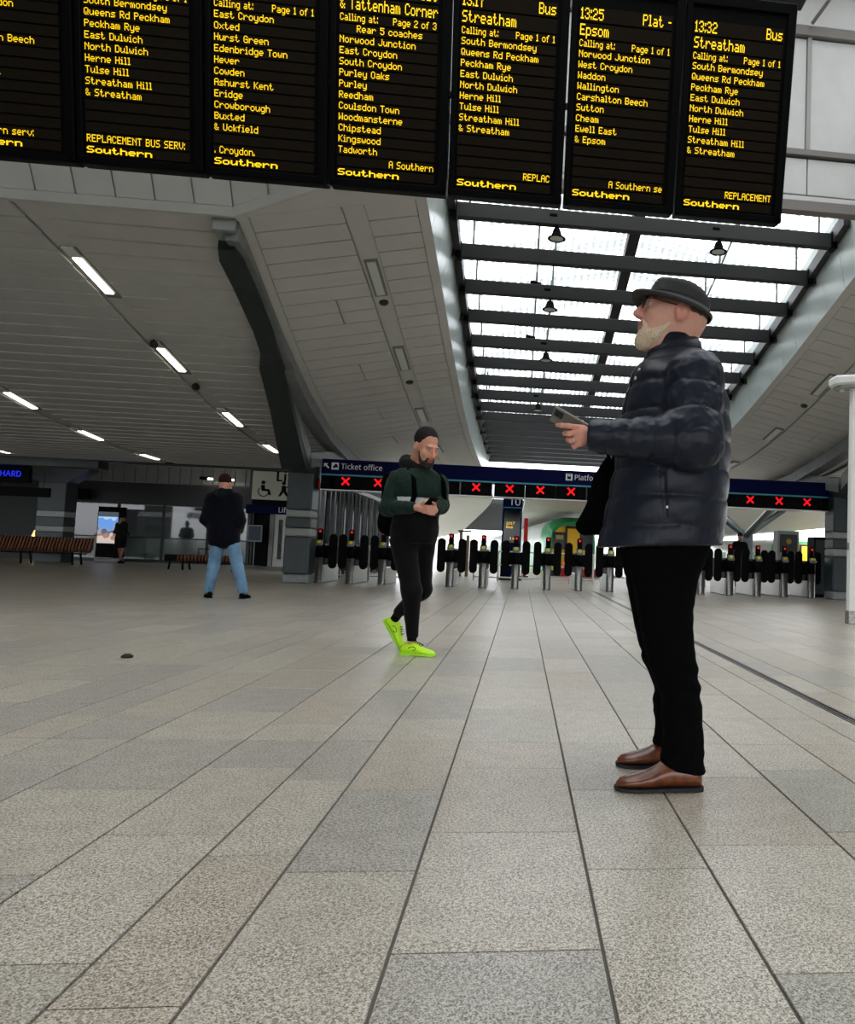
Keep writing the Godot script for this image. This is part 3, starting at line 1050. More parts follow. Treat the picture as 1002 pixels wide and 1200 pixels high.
	part(ls, "panel", box(Vector3(1.75, 1.15, 0.06), 0.01), glow("lift_sign_panel", Color(0.55, 0.56, 0.50), 0.14))
	var ink: Material = mats.black
	words("Lifts", 0.40, ink, ls, "lettering", Vector3(0.0, 0.38, 0.035), Vector3.ZERO, 0.008, true)
	for q in [-0.45, 0.35]:
		var s2 := begin()
		lathe(s2, [[0.005, -0.01], [0.075, -0.01], [0.075, 0.01], [0.005, 0.01]], 14, T(Vector3(q, 0.12, 0.04), Vector3(PI / 2, 0, 0)))
		if q < 0:
			prism(s2, PackedVector2Array([Vector2(q - 0.09, 0.02), Vector2(q + 0.06, 0.02), Vector2(q + 0.08, -0.13), Vector2(q + 0.25, -0.15), Vector2(q + 0.33, -0.38), Vector2(q + 0.24, -0.38), Vector2(q + 0.18, -0.23), Vector2(q - 0.05, -0.22)]), 0.02, T(Vector3(0, 0, 0.04)))
			var wh := []
			for k in 15:
				var a := PI * 0.75 + PI * 1.3 * k / 14.0
				wh.append(Vector3(q + 0.02 + cos(a) * 0.2, -0.24 + sin(a) * 0.2, 0.04))
			tube(s2, wh, 0.02, 5)
		else:
			prism(s2, PackedVector2Array([Vector2(q - 0.08, 0.02), Vector2(q + 0.08, 0.02), Vector2(q + 0.1, -0.2), Vector2(q + 0.22, -0.42), Vector2(q + 0.12, -0.42), Vector2(q, -0.24), Vector2(q - 0.12, -0.42), Vector2(q - 0.2, -0.42), Vector2(q - 0.08, -0.18)]), 0.02, T(Vector3(0, 0, 0.04)))
			tube(s2, [Vector3(q + 0.08, -0.03, 0.04), Vector3(q + 0.28, -0.08, 0.04), Vector3(q + 0.34, -0.4, 0.04)], 0.025, 5)
		part(ls, "pictogram", done(s2), ink)
	var lb := thing("lift_name_sign", "navy sign strip with white letters above the lift door", "sign", Vector3(-10.1, 2.28, -31.86))
	part(lb, "panel", box(Vector3(1.9, 0.36, 0.1), 0.01), mats.navy)
	words("Lifts", 0.2, mats.white_print, lb, "lettering", Vector3(0.3, 0.0, 0.055))
	var ld := Node3D.new()
	ld.name = "door_1"
	tag(ld, "tall glass lift door with a pale frame", "", "", "structure")
	add_child(ld)
	slab(ld, "frame", Vector3(-10.12, 0, -32.0), Vector3(-9.95, 2.1, -31.9), mats.stone_panel, 0.01)
	slab(ld, "frame", Vector3(-9.5, 0, -32.0), Vector3(-9.38, 2.1, -31.9), mats.stone_panel, 0.01)
	slab(ld, "leaf", Vector3(-9.95, 0, -31.99), Vector3(-9.5, 2.08, -31.95), mats.panel, 0.005)
	slab(ld, "pane", Vector3(-9.78, 0.3, -31.95), Vector3(-9.62, 1.9, -31.94), mats.pane_dark)
	slab(ld, "lobby_wall", Vector3(-10.85, 0, -32.3), Vector3(-10.12, 2.15, -32.1), mats.black)
	var po := thing("framed_poster", "small blue framed notice on a thin stand by the lift door", "poster", Vector3(-10.5, 0, -31.4))
	part(po, "stand", box(Vector3(0.04, 1.05, 0.03), 0.004), mats.grey_steel, T(Vector3(0, 0.525, -0.02)))
	part(po, "foot", box(Vector3(0.4, 0.03, 0.3), 0.004), mats.grey_steel, T(Vector3(0, 0.015, 0)))
	part(po, "frame", box(Vector3(0.56, 0.66, 0.03), 0.006), mats.stone_panel, T(Vector3(0, 1.3, 0)))
	part(po, "notice", box(Vector3(0.46, 0.56, 0.01)), mat("notice_blue", Color(0.06, 0.17, 0.26), 0.5), T(Vector3(0, 1.3, 0.016)))
	# lamps on the far wall and a small table lamp
	for q in [[-12.5, "farther from"], [-11.7, "nearer to"]]:
		var sp := thing("spot_lamp", "small spot lamp on the far wall, the one %s the lift sign" % q[1], "lamp", Vector3(q[0], 3.4, -31.75), "spot lamps on the far wall")
		part(sp, "arm", tube_mesh([Vector3(0, 0, -0.26), Vector3(0, 0.02, 0)], 0.02, 6), mats.black)
		part(sp, "housing", box(Vector3(0.42, 0.12, 0.2), 0.02), mats.black, T(Vector3(-0.1, 0.02, 0.05)))
		part(sp, "lens", box(Vector3(0.2, 0.08, 0.02), 0.005), mats.lamp_white, T(Vector3(0.12, -0.01, 0.16)))
		var ol := OmniLight3D.new()
		ol.name = "spot_lamp_light"
		ol.light_energy = 0.05
		ol.light_color = Color(1.0, 0.97, 0.9)
		ol.omni_range = 30.0
		ol.shadow_enabled = true
		ol.position = Vector3(0.12, -0.05, 0.25)
		sp.add_child(ol)
	var tl := thing("table_lamp", "small lamp with a glowing cream shade behind the long bench", "lamp", Vector3(-17.6, 0.0, -30.0))
	part(tl, "stand", tube_mesh([Vector3(0, 0, 0), Vector3(0, 0.95, 0)], 0.03, 8), mats.black)
	var ts := begin()
	lathe(ts, [[0.22, 0.85], [0.14, 1.1], [0.01, 1.1]], 16)
	part(tl, "lamp_shade", done(ts), glow("lamp_shade", Color(1.0, 0.88, 0.55), 0.9))
	var tlo := OmniLight3D.new()
	tlo.name = "table_lamp_light"
	tlo.light_energy = 0.05
	tlo.light_color = Color(1.0, 0.88, 0.55)
	tlo.omni_range = 20.0
	tlo.shadow_enabled = true
	tlo.position = Vector3(0, 0.9, 0.3)
	tl.add_child(tlo)

func bench(at: Vector3, length: float, label: String, high: bool) -> void:
	var b := thing("timber_bench", label, "bench", at)
	var n := int(length / 0.10)
	var prof := PackedVector2Array([Vector2(-0.28, 0.38), Vector2(0.30, 0.40), Vector2(0.33, 0.46), Vector2(0.28, 0.50), Vector2(-0.20, 0.47), Vector2(-0.36, 0.86), Vector2(-0.44, 0.86), Vector2(-0.42, 0.5)]) if high else PackedVector2Array([Vector2(-0.28, 0.26), Vector2(0.28, 0.26), Vector2(0.33, 0.34), Vector2(0.30, 0.44), Vector2(0.2, 0.47), Vector2(-0.2, 0.47), Vector2(-0.30, 0.44), Vector2(-0.33, 0.34)])
	var m := prism_mesh(prof, 0.055)
	for k in n:
		var o := part(b, "slat", m, mat("bench_timber_%d" % (k % 3), [Color(0.36, 0.20, 0.10), Color(0.30, 0.165, 0.085), Color(0.40, 0.23, 0.12)][k % 3], 0.55), T(Vector3(-length / 2 + (k + 0.5) * length / n, 0, 0), Vector3(0, -PI / 2, 0)))
	for s in [-0.42, 0.0, 0.42]:
		for z in [-0.22, 0.22]:
			part(b, "leg", tube_mesh([Vector3(s * length, 0.4, z), Vector3(s * length + 0.04, 0.0, z * 1.15)], 0.03, 6), mats.black)
	part(b, "frame_rail", box(Vector3(length, 0.05, 0.08), 0.005), mats.black, T(Vector3(0, 0.35 if high else 0.24, 0)))
	if not high:
		part(b, "end_arm", tube_mesh([Vector3(-length / 2 + 0.5, 0.46, 0), Vector3(-length / 2 + 0.5, 0.66, 0), Vector3(-length / 2 + 0.95, 0.66, 0), Vector3(-length / 2 + 0.95, 0.46, 0)], 0.018, 6), mats.black)
		part(b, "planter_end", box(Vector3(0.5, 0.2, 0.45), 0.03), mats.black, T(Vector3(-length / 2 - 0.15, 0.36, 0)))
		part(b, "leg", tube_mesh([Vector3(-length / 2 - 0.3, 0.28, 0), Vector3(-length / 2 - 0.34, 0, 0)], 0.03, 6), mats.black)

# ---------------------------------------------------------------- beyond the gates
func veered(lo: Vector3, hi: Vector3, step := 6.0) -> ArrayMesh:
	# a long box along the platforms that follows their swing
	var st := begin()
	var d := -hi.z
	while d < -lo.z - 0.01:
		var e := minf(d + step, -lo.z)
		var c := []
		for y in [lo.y, hi.y]:
			c.append(Vector3(lo.x + veer(d), y, -d)); c.append(Vector3(hi.x + veer(d), y, -d))
			c.append(Vector3(hi.x + veer(e), y, -e)); c.append(Vector3(lo.x + veer(e), y, -e))
		hexa(st, c)
		d = e
	return done(st)

func build_platforms() -> void:
	var pl := Node3D.new()
	pl.name = "floor_platform"
	tag(pl, "grey paving of the platforms behind the ticket gates", "", "", "structure")
	add_child(pl)
	var pave: Material = tile_mats[1]
	slab(pl, "slab", Vector3(-8.0, -0.3, -24.0), Vector3(30, 0.0, -18.305), pave)
	part(pl, "slab", veered(Vector3(-6.7, -0.3, -120), Vector3(1.25, 0.0, -24.0)), pave)
	part(pl, "slab", veered(Vector3(4.5, -0.3, -120), Vector3(19.5, 0.0, -24.0)), pave)
	part(pl, "slab", veered(Vector3(1.25, -0.3, -31.5), Vector3(4.5, 0.0, -24.0)), pave)
	part(pl, "slab", veered(Vector3(23.5, -0.3, -120), Vector3(60, 0.0, -24.0)), pave)
	part(pl, "track_bed", veered(Vector3(1.25, -1.4, -120), Vector3(4.5, -1.1, -31.5)), mats.dark_wall)
	part(pl, "track_bed", veered(Vector3(19.5, -1.4, -120), Vector3(23.5, -1.1, -24.0)), mats.dark_wall)
	part(pl, "yellow_line", veered(Vector3(0.75, 0.0, -110), Vector3(0.9, 0.004, -31.5)), mat("line_yellow", Color(0.85, 0.72, 0.12), 0.6))
	# side enclosure of the platforms, far off and pale
	slab(pl, "end_wall", Vector3(-70, -1, -125), Vector3(60, 3.0, -124), mats.panel)
	# trains
	train(Vector3(2.85, 0.15, -40.0), "green white and yellow train standing at the platform behind the gates", 54.0)
	train(Vector3(21.3, 0, -52.0), "white and green train standing at the distant platform past the staff member", 60.0)
	# red buffer frame
	var bf := thing("buffer_stop", "red steel buffer frame in front of the green and yellow train", "buffer stop", Vector3(2.87 + veer(33.0), -1.1, -33.0))
	var red := mat("buffer_red", Color(0.72, 0.05, 0.06), 0.5)
	for sx in [-1.0, 1.0]:
		part(bf, "upright", box(Vector3(0.2, 1.7, 0.25), 0.01), red, T(Vector3(sx * 0.85, 0.85, 0)))
		part(bf, "raker", tube_mesh([Vector3(sx * 0.85, 1.4, 0.1), Vector3(sx * 0.85, 0.0, 1.3)], 0.08, 8), red)
		part(bf, "pad", lathe_mesh([[0.01, -0.12], [0.22, -0.12], [0.25, 0.0], [0.2, 0.06], [0.01, 0.06]], 18), mats.dark_steel, T(Vector3(sx * 0.85, 1.25, -0.18), Vector3(PI / 2, 0, 0)))
	part(bf, "cross_beam", box(Vector3(2.3, 0.32, 0.2), 0.01), red, T(Vector3(0, 1.25, 0)))
	part(bf, "cross_beam", box(Vector3(2.3, 0.14, 0.14), 0.01), red, T(Vector3(0, 0.7, 0)))
	var lam := begin()
	for sx in [-1.0, 1.0]:
		lathe(lam, [[0.01, 0.0], [0.1, 0.0], [0.08, 0.05], [0.01, 0.07]], 14, T(Vector3(sx * 0.95, 1.62, 0.14), Vector3(PI / 2, 0, 0)))
	part(bf, "stop_lamp", done(lam), glow("stop_lamp", Color(1.0, 0.10, 0.05), 2.0))
	# white railings
	railing(Vector3(0.4, 0, -23.2), 3.6, "white tubular railing behind the middle gates")
	railing(Vector3(-4.4, 0, -20.6), 2.6, "white tubular railing in front of the dark glass fins")
	railing(Vector3(4.6, 0, -23.6), 2.4, "white tubular railing behind the far gates near the red buffer")
	# platform number totem
	var to := thing("platform_totem", "tall navy platform totem showing 10 with amber text", "sign", Vector3(-0.34, 0, -24.6))
	part(to, "plinth", box(Vector3(0.82, 0.10, 0.5), 0.01), mats.dark_steel, T(Vector3(0, 0.05, 0)))
	part(to, "column", box(Vector3(0.62, 2.75, 0.30), 0.015), mats.navy, T(Vector3(0, 1.47, 0)))
	part(to, "screen", box(Vector3(0.52, 1.05, 0.02), 0.004), mats.black_gloss, T(Vector3(0, 1.72, 0.155)))
	words("10", 0.26, mats.white_print, to, "number", Vector3(-0.14, 2.52, 0.16), Vector3.ZERO, 0.006)
	part(to, "teal_line", box(Vector3(0.6, 0.03, 0.012)), mats.teal_line, T(Vector3(0, 2.32, 0.155)))
	for q in [["13:17", -0.18, 1.86], ["Bus", -0.18, 1.74], ["1", -0.05, 1.38], ["of", 0.03, 1.38]]:
		var am := begin()
		led_text(am, q[0], Vector3(q[1], q[2], 0.168), 0.0125, 0.012)
		part(to, "amber_text", done(am), mats.amber)
	# second totem by the far wide gate
	var t2 := thing("platform_totem", "navy platform totem partly hidden by the white post", "sign", Vector3(9.6, 0, -22.5))
	part(t2, "plinth", box(Vector3(0.7, 0.10, 0.4), 0.01), mats.dark_steel, T(Vector3(0, 0.05, 0)))
	part(t2, "column", box(Vector3(0.6, 2.4, 0.25), 0.015), mats.navy, T(Vector3(0, 1.3, 0)))
	words("1", 0.24, mats.white_print, t2, "number", Vector3(-0.2, 2.15, 0.13))
	part(t2, "screen", box(Vector3(0.5, 0.9, 0.02), 0.004), mats.black_gloss, T(Vector3(0, 1.45, 0.125)))
	# red strip sign on the platform
	var rs := thing("red_banner", "narrow upright red banner beside the navy totem", "banner", Vector3(0.12, 0, -26.5))
	part(rs, "banner", box(Vector3(0.14, 2.0, 0.06), 0.01), red, T(Vector3(0, 1.1, 0)))
	part(rs, "foot", box(Vector3(0.3, 0.1, 0.3), 0.01), mats.dark_steel, T(Vector3(0, 0.05, 0)))
	# orange-topped bin on the platform
	var bn := thing("litter_bin", "slim steel column with bands standing on the platform between gates", "post", Vector3(-2.0, 0, -27.0))
	for k in 2:
		part(bn, "post", tube_mesh([Vector3(-0.12 + 0.24 * k, 0, 0), Vector3(-0.12 + 0.24 * k, 1.55 - 0.1 * k, 0)], 0.06, 8), mat("post_tan", Color(0.50, 0.42, 0.34), 0.5))
	part(bn, "cap", box(Vector3(0.45, 0.06, 0.16), 0.01), mats.dark_steel, T(Vector3(0, 1.58, 0)))
	# dark glass fins on the ticket office side
	var fi := Node3D.new()
	fi.name = "window_3"
	tag(fi, "row of tall dark glass fins beside the ticket office gates", "", "", "structure")
	add_child(fi)
	for k in 9:
		var d := 19.9 + 1.05 * k
		slab(fi, "mullion", Vector3(-5.10, 0, -d - 0.02), Vector3(-5.02, 2.55, -d + 0.02), mats.grey_steel, 0.005)
		var o := part(fi, "pane", box(Vector3(0.03, 2.4, 0.98)), mat("fin_glass", Color(0.05, 0.085, 0.085), 0.08), T(Vector3(-5.05, 1.25, -d - 0.52), Vector3(0, 0.16, 0)))
	slab(fi, "head_rail", Vector3(-5.15, 2.5, -29.4), Vector3(-4.98, 2.62, -19.8), mats.grey_steel)
	slab(fi, "return_wall", Vector3(-6.7, 0, -29.6), Vector3(-5.0, 3.1, -29.4), mats.dark_wall)
	# next tree columns along the platform, seen past the far gates
	for q in [[9.0, 30.0, "grey steel tree column on the platform past the far gates"], [-6.4, 36.0, "grey steel tree column far along the platform"]]:
		var c := Node3D.new()
		c.name = numbered("trim_column")
		tag(c, q[2], "", "", "structure")
		add_child(c)
		var x: float = q[0] + veer(q[1])
		part(c, "shaft", box(Vector3(0.5, 2.0, 0.5), 0.03), mats.teal_steel, T(Vector3(x, 1.0, -q[1])))
		for sx in [-1.0, 1.0]:
			part(c, "arm", tube_mesh([Vector3(x, 1.9, -q[1]), Vector3(x + sx * 1.6, 3.05, -q[1])], 0.12, 6), mats.teal_steel)
			part(c, "arm", tube_mesh([Vector3(x, 1.9, -q[1]), Vector3(x, 3.05, -q[1] + sx * 4.0)], 0.14, 6), mats.teal_steel)
	var cf := Node3D.new()
	cf.name = numbered("ceiling_canopy")
	tag(cf, "dim underside of the next platform canopy above the train", "", "", "structure")
	add_child(cf)
	for q in [[0.12, -0.7, 5.2, 4.0, 27.0, 112.0], [9.0, 9.0, 19.0, 19.0, 29.0, 70.0]]:
		var st := begin()
		var c := []
		for y in [3.2, 3.4]:
			c += [Vector3(q[0], y, -q[4]), Vector3(q[2], y, -q[4]), Vector3(q[3], y, -q[5]), Vector3(q[1], y, -q[5])]
		hexa(st, c)
		part(cf, "soffit", done(st), mats.panel)
	# low pale building line across the tracks
	slab(pl, "side_building", Vector3(34, 0, -110), Vector3(36, 3.4, -20), mats.panel)

func railing(at: Vector3, length: float, label: String) -> void:
	var r := thing("railing", label, "railing", at)
	for y in [0.12, 0.5, 0.9]:
		part(r, "rail", tube_mesh([Vector3(-length / 2, y, 0), Vector3(length / 2, y, 0)], 0.025, 6), mats.white_paint)
	var n := int(length / 0.9) + 1
	for k in n + 1:
		var x := -length / 2 + length * k / n
		part(r, "post", tube_mesh([Vector3(x, 0, 0), Vector3(x, 0.92, 0)], 0.028, 6), mats.white_paint)

func train(at: Vector3, label: String, length: float) -> void:
	# at: middle of the cab front at platform level; runs away from the viewer
	var t := thing("train", label, "train", at)
	t.rotation.y = 0.105
	t.position.x += veer(-at.z)
	var white := mat("train_white", Color(0.88, 0.89, 0.88), 0.25)
	var green := mat("train_green", Color(0.10, 0.62, 0.36), 0.3)
	var yellow := mat("train_yellow", Color(0.98, 0.78, 0.05), 0.3)
	var sec := [[-1.35, -0.75], [-1.42, 0.0], [-1.42, 1.55], [-1.30, 2.25], [-0.95, 2.62], [-0.4, 2.78], [0.4, 2.78], [0.95, 2.62], [1.30, 2.25], [1.42, 1.55], [1.42, 0.0], [1.35, -0.75]]
	var body := func(z0: float, z1: float, s0: float, s1: float) -> ArrayMesh:
		var st := begin()
		var rings := []
		for q in [[z0, s0], [z1, s1]]:
			var r := []
			for p in sec:
				r.append(Vector3(p[0] * q[1], 0.9 + (p[1] - 0.9) * q[1], q[0]))
			rings.append(r)
		skin(st, rings)
		return done(st)
	part(t, "cab", body.call(0.0, -0.9, 0.84, 1.0), green)
	part(t, "cab_side", body.call(-0.9, -2.6, 1.001, 1.001), green)
	part(t, "cab_front", body.call(0.02, -0.3, 0.76, 0.78), yellow)
	part(t, "body", body.call(-2.6, -length, 1.0, 1.0), white)
	for sx in [-1.0, 1.0]:
		var z := -4.0
		while z > -length + 3.0:
			part(t, "window", box(Vector3(0.02, 0.75, 1.7), 0.004), mats.black_gloss, T(Vector3(sx * 1.425, 1.15, z)))
			z -= 3.0
			part(t, "door", box(Vector3(0.02, 1.9, 1.1), 0.004), green, T(Vector3(sx * 1.425, 0.75, z + 0.85)))
		part(t, "green_band", box(Vector3(0.02, 0.22, length - 3.0)), green, T(Vector3(sx * 1.425, 0.12, -length / 2 - 1.4)))
	# cab front: windscreens, gangway, lamps, number panel
	part(t, "windscreen", box(Vector3(0.72, 0.9, 0.03), 0.01), mats.black_gloss, T(Vector3(-0.72, 1.50, 0.03)))
	part(t, "windscreen", box(Vector3(0.72, 0.9, 0.03), 0.01), mats.black_gloss, T(Vector3(0.72, 1.50, 0.03)))
	part(t, "gangway", box(Vector3(0.86, 2.6, 0.22), 0.03), mats.dark_steel, T(Vector3(0, 1.0, 0.08)))
	part(t, "gangway_door", box(Vector3(0.66, 2.3, 0.05), 0.02), yellow, T(Vector3(0, 1.0, 0.19)))
	part(t, "destination_panel", box(Vector3(0.4, 0.22, 0.02), 0.004), mat("panel_cream", Color(0.75, 0.68, 0.4), 0.4), T(Vector3(-0.72, 1.68, 0.05)))
	part(t, "skirt", box(Vector3(2.5, 0.7, 0.12), 0.03), mats.dark_steel, T(Vector3(0, -0.4, -0.02)))
	for sx in [-1.0, 1.0]:
		part(t, "tail_light", lathe_mesh([[0.01, 0.0], [0.11, 0.0], [0.09, 0.04], [0.01, 0.05]], 14), glow("tail_light", Color(1.0, 0.16, 0.05), 1.6), T(Vector3(sx * 0.85, 0.25, 0.02), Vector3(PI / 2, 0, 0)))
	# bogies carry it on the track bed
	for z in [-3.0, -length * 0.5, -length + 4.0]:
		part(t, "bogie", box(Vector3(2.2, 0.45, 2.6), 0.05), mats.black, T(Vector3(0, -0.87, z)))

# ---------------------------------------------------------------- ticket gates
const GATE_X := [-4.66, -3.95, -3.22, -2.45, -1.66, -0.9, -0.13, 0.63, 1.39, 2.15, 2.9, 3.65, 4.4, 5.12, 5.82, 6.5, 7.2]
const CROSS_X := [-4.09, -3.36, -2.63, -1.87, -1.12, -0.34, 0.38, 1.11, 1.86, 2.6, 3.34, 4.06, 4.78, 5.49, 6.22, 6.93]

func build_gates() -> void:
	var g: Node3D
	var nth := ["first", "second", "third", "fourth", "fifth", "sixth", "seventh", "eighth", "ninth", "tenth", "eleventh", "twelfth", "thirteenth", "fourteenth", "fifteenth", "sixteenth", "seventeenth"]
	for i in GATE_X.size():
		if i == 0:
			g = make_gate("")
			tag(g, "steel ticket gate with one rounded black paddle, first from the ticket office column")
			g.position = Vector3(GATE_X[0], 0, -18.3)
		else:
			var c: Node3D = g.duplicate()
			c.name = numbered("ticket_gate")
			add_child(c)
			c.position = Vector3(GATE_X[i], 0, -18.3)
			tag(c, "steel ticket gate with rounded black paddles, %s from the ticket office column" % nth[i])
	for n in ["paddle", "paddle_arm"]:
		var o := g.get_node(n)
		g.remove_child(o)
		o.free()
	# overhead sign beam
	var sb := thing("gate_sign", "long navy and black overhead sign with red crosses above the gates", "sign", Vector3(1.6, 0, -18.2))
	var w := 12.5
	part(sb, "name_band", box(Vector3(w, 0.34, 0.44), 0.008), mats.navy, T(Vector3(0, 2.69, 0)))
	part(sb, "teal_line", box(Vector3(w, 0.035, 0.45)), mats.teal_line, T(Vector3(0, 2.50, 0)))
	for i in CROSS_X.size():
		var x: float = CROSS_X[i] - 1.6
		part(sb, "display_panel", box(Vector3(0.715, 0.31, 0.43), 0.006), mats.black, T(Vector3(x, 2.325, 0)))
	part(sb, "display_panel", box(Vector3(0.32, 0.31, 0.43), 0.006), mats.black, T(Vector3(-6.08, 2.325, 0)))
	part(sb, "display_panel", box(Vector3(0.5, 0.31, 0.43), 0.006), mats.black, T(Vector3(5.98, 2.325, 0)))
	part(sb, "soffit_strip", box(Vector3(w, 0.02, 0.42)), mats.steel_light, T(Vector3(0, 2.155, 0)))
	for i in CROSS_X.size():
		var st := begin()
		for a in [-0.6, 0.6]:
			for b in range(-3, 4):
				for s in [-1, 1]:
					if s == 1 and b == 0: continue
					var px: float = b * 0.025 + a * 0.0125
					var py: float = s * (b * 0.025 - a * 0.0125)
					st_dot(st, Vector3(px, py, 0), 0.0095)
		part(sb, "red_cross_signal", done(st), mats.red_led, T(Vector3(CROSS_X[i] - 1.6, 2.36, 0.222)))
	words("Ticket office", 0.125, mats.white_print, sb, "lettering", Vector3(-5.81, 2.70, 0.222))
	words("Platforms", 0.125, mats.white_print, sb, "lettering", Vector3(-0.43, 2.70, 0.222))
	# arrow and ticket pictogram, train pictogram
	part(sb, "arrow", prism_mesh(PackedVector2Array([Vector2(-0.08, 0.08), Vector2(0.04, 0.08), Vector2(0.005, 0.035), Vector2(0.085, -0.055), Vector2(0.055, -0.085), Vector2(-0.035, 0.005), Vector2(-0.08, -0.04)]), 0.006), mats.white_print, Transform3D(Basis.from_scale(Vector3.ONE * 0.75), Vector3(-6.13, 2.70, 0.222)))
	for q in [[-5.94, 2.70, 0], [-0.55, 2.70, 1]]:
		var ic := part(sb, "pictogram", box(Vector3(0.2, 0.2, 0.006)), mats.white_print, Transform3D(Basis.from_scale(Vector3(0.8, 0.8, 1.0)), Vector3(q[0], q[1], 0.222)))
		if q[2] == 0:
			part(ic, "ticket_mark", box(Vector3(0.13, 0.07, 0.004), 0.001), mats.navy, T(Vector3(0.0, 0.0, 0.004), Vector3(0, 0, 0.9)))
			part(ic, "ticket_mark", box(Vector3(0.04, 0.10, 0.004), 0.001), mats.navy, T(Vector3(0.05, 0.0, 0.004), Vector3(0, 0, 0.2)))
		else:
			part(ic, "train_mark", box(Vector3(0.11, 0.13, 0.004), 0.001), mats.navy, T(Vector3(0, 0.01, 0.004)))
			part(ic, "train_mark", box(Vector3(0.07, 0.035, 0.004), 0.001), mats.white_print, T(Vector3(0, 0.04, 0.007)))
			part(ic, "train_mark", box(Vector3(0.14, 0.012, 0.004), 0.001), mats.navy, T(Vector3(0, -0.075, 0.004)))
	# a dark cabinet and wall piece closing the line past the last gate
	var cb := thing("gate_cabinet", "tall dark cabinet closing the gate line beside the last gate", "cabinet", Vector3(7.66, 0, -19.05))
	part(cb, "body", box(Vector3(0.4, 1.55, 0.5), 0.02), mats.black, T(Vector3(0, 0.775, 0)))
	part(cb, "grey_door", box(Vector3(0.34, 1.4, 0.03), 0.01), mats.teal_steel, T(Vector3(0, 0.78, 0.26)))
	var tm := thing("ticket_machine", "grey panel machine with a round yellow mark behind the last gates", "machine", Vector3(7.35, 0, -20.6))
	part(tm, "body", box(Vector3(0.62, 1.75, 0.4), 0.02), mats.stone_panel, T(Vector3(0, 0.875, 0)))
	part(tm, "panel", box(Vector3(0.5, 0.5, 0.02), 0.01), mats.dark_wall, T(Vector3(0, 1.4, 0.205)))
	part(tm, "round_mark", lathe_mesh([[0.005, 0.0], [0.08, 0.0], [0.07, 0.02], [0.005, 0.02]], 18), mat("mark_yellow", Color(0.62, 0.55, 0.16), 0.5), T(Vector3(0, 1.45, 0.216), Vector3(PI / 2, 0, 0)))

func st_dot(st: SurfaceTool, p: Vector3, r: float) -> void:
	face(st, [p + Vector3(-r, -r, 0), p + Vector3(r, -r, 0), p + Vector3(r, r, 0), p + Vector3(-r, r, 0)], Vector3(0, 0, 1))

func make_gate(label: String) -> Node3D:
	var g := thing("ticket_gate", label, "ticket gate", Vector3.ZERO, "ticket gates in a line")
	part(g, "post", lathe_mesh([[0.01, 0.0], [0.098, 0.0], [0.098, 0.025], [0.09, 0.03], [0.09, 0.60], [0.01, 0.60]], 20), mats.steel)
	part(g, "collar", lathe_mesh([[0.01, 0.595], [0.094, 0.595], [0.094, 0.82], [0.085, 0.83], [0.01, 0.83]], 20), mats.black)
	part(g, "neck", box(Vector3(0.14, 0.22, 0.12), 0.015), mats.black, T(Vector3(0, 0.92, -0.02)))
	var rd := part(g, "reader", box(Vector3(0.16, 0.16, 0.05), 0.02), mat("reader_grey", Color(0.42, 0.43, 0.42), 0.4), T(Vector3(0, 0.93, 0.075), Vector3(-0.6, 0, 0)))
	part(rd, "yellow_pad", lathe_mesh([[0.005, 0.0], [0.048, 0.0], [0.044, 0.012], [0.005, 0.016]], 18), mat("pad_yellow", Color(0.85, 0.80, 0.16), 0.4), T(Vector3(0, 0.01, 0.024), Vector3(PI / 2, 0, 0)))
	var hd := part(g, "indicator_head", box(Vector3(0.12, 0.24, 0.08), 0.02), mats.black, T(Vector3(0, 1.14, -0.02)))
	part(hd, "red_light", box(Vector3(0.05, 0.055, 0.01), 0.004), glow("gate_red_light", Color(1.0, 0.12, 0.15), 0.3), T(Vector3(0, 0.06, 0.04)))
	part(g, "cabinet", box(Vector3(0.17, 0.42, 1.5), 0.02), mats.steel_light, T(Vector3(0, 0.21, -0.86)))
	part(g, "cabinet_top", box(Vector3(0.16, 0.50, 1.45), 0.03), mats.black, T(Vector3(0, 0.67, -0.86)))
	for s in [-1.0, 1.0]:
		part(g, "paddle", prism_mesh(oval(0.19, 0.82, 10), 0.04), mats.black, T(Vector3(s * 0.245, 0.745, -0.25)))
		part(g, "paddle_arm", box(Vector3(0.14, 0.3, 0.05), 0.01), mats.black, T(Vector3(s * 0.12, 0.72, -0.25)))
	return g

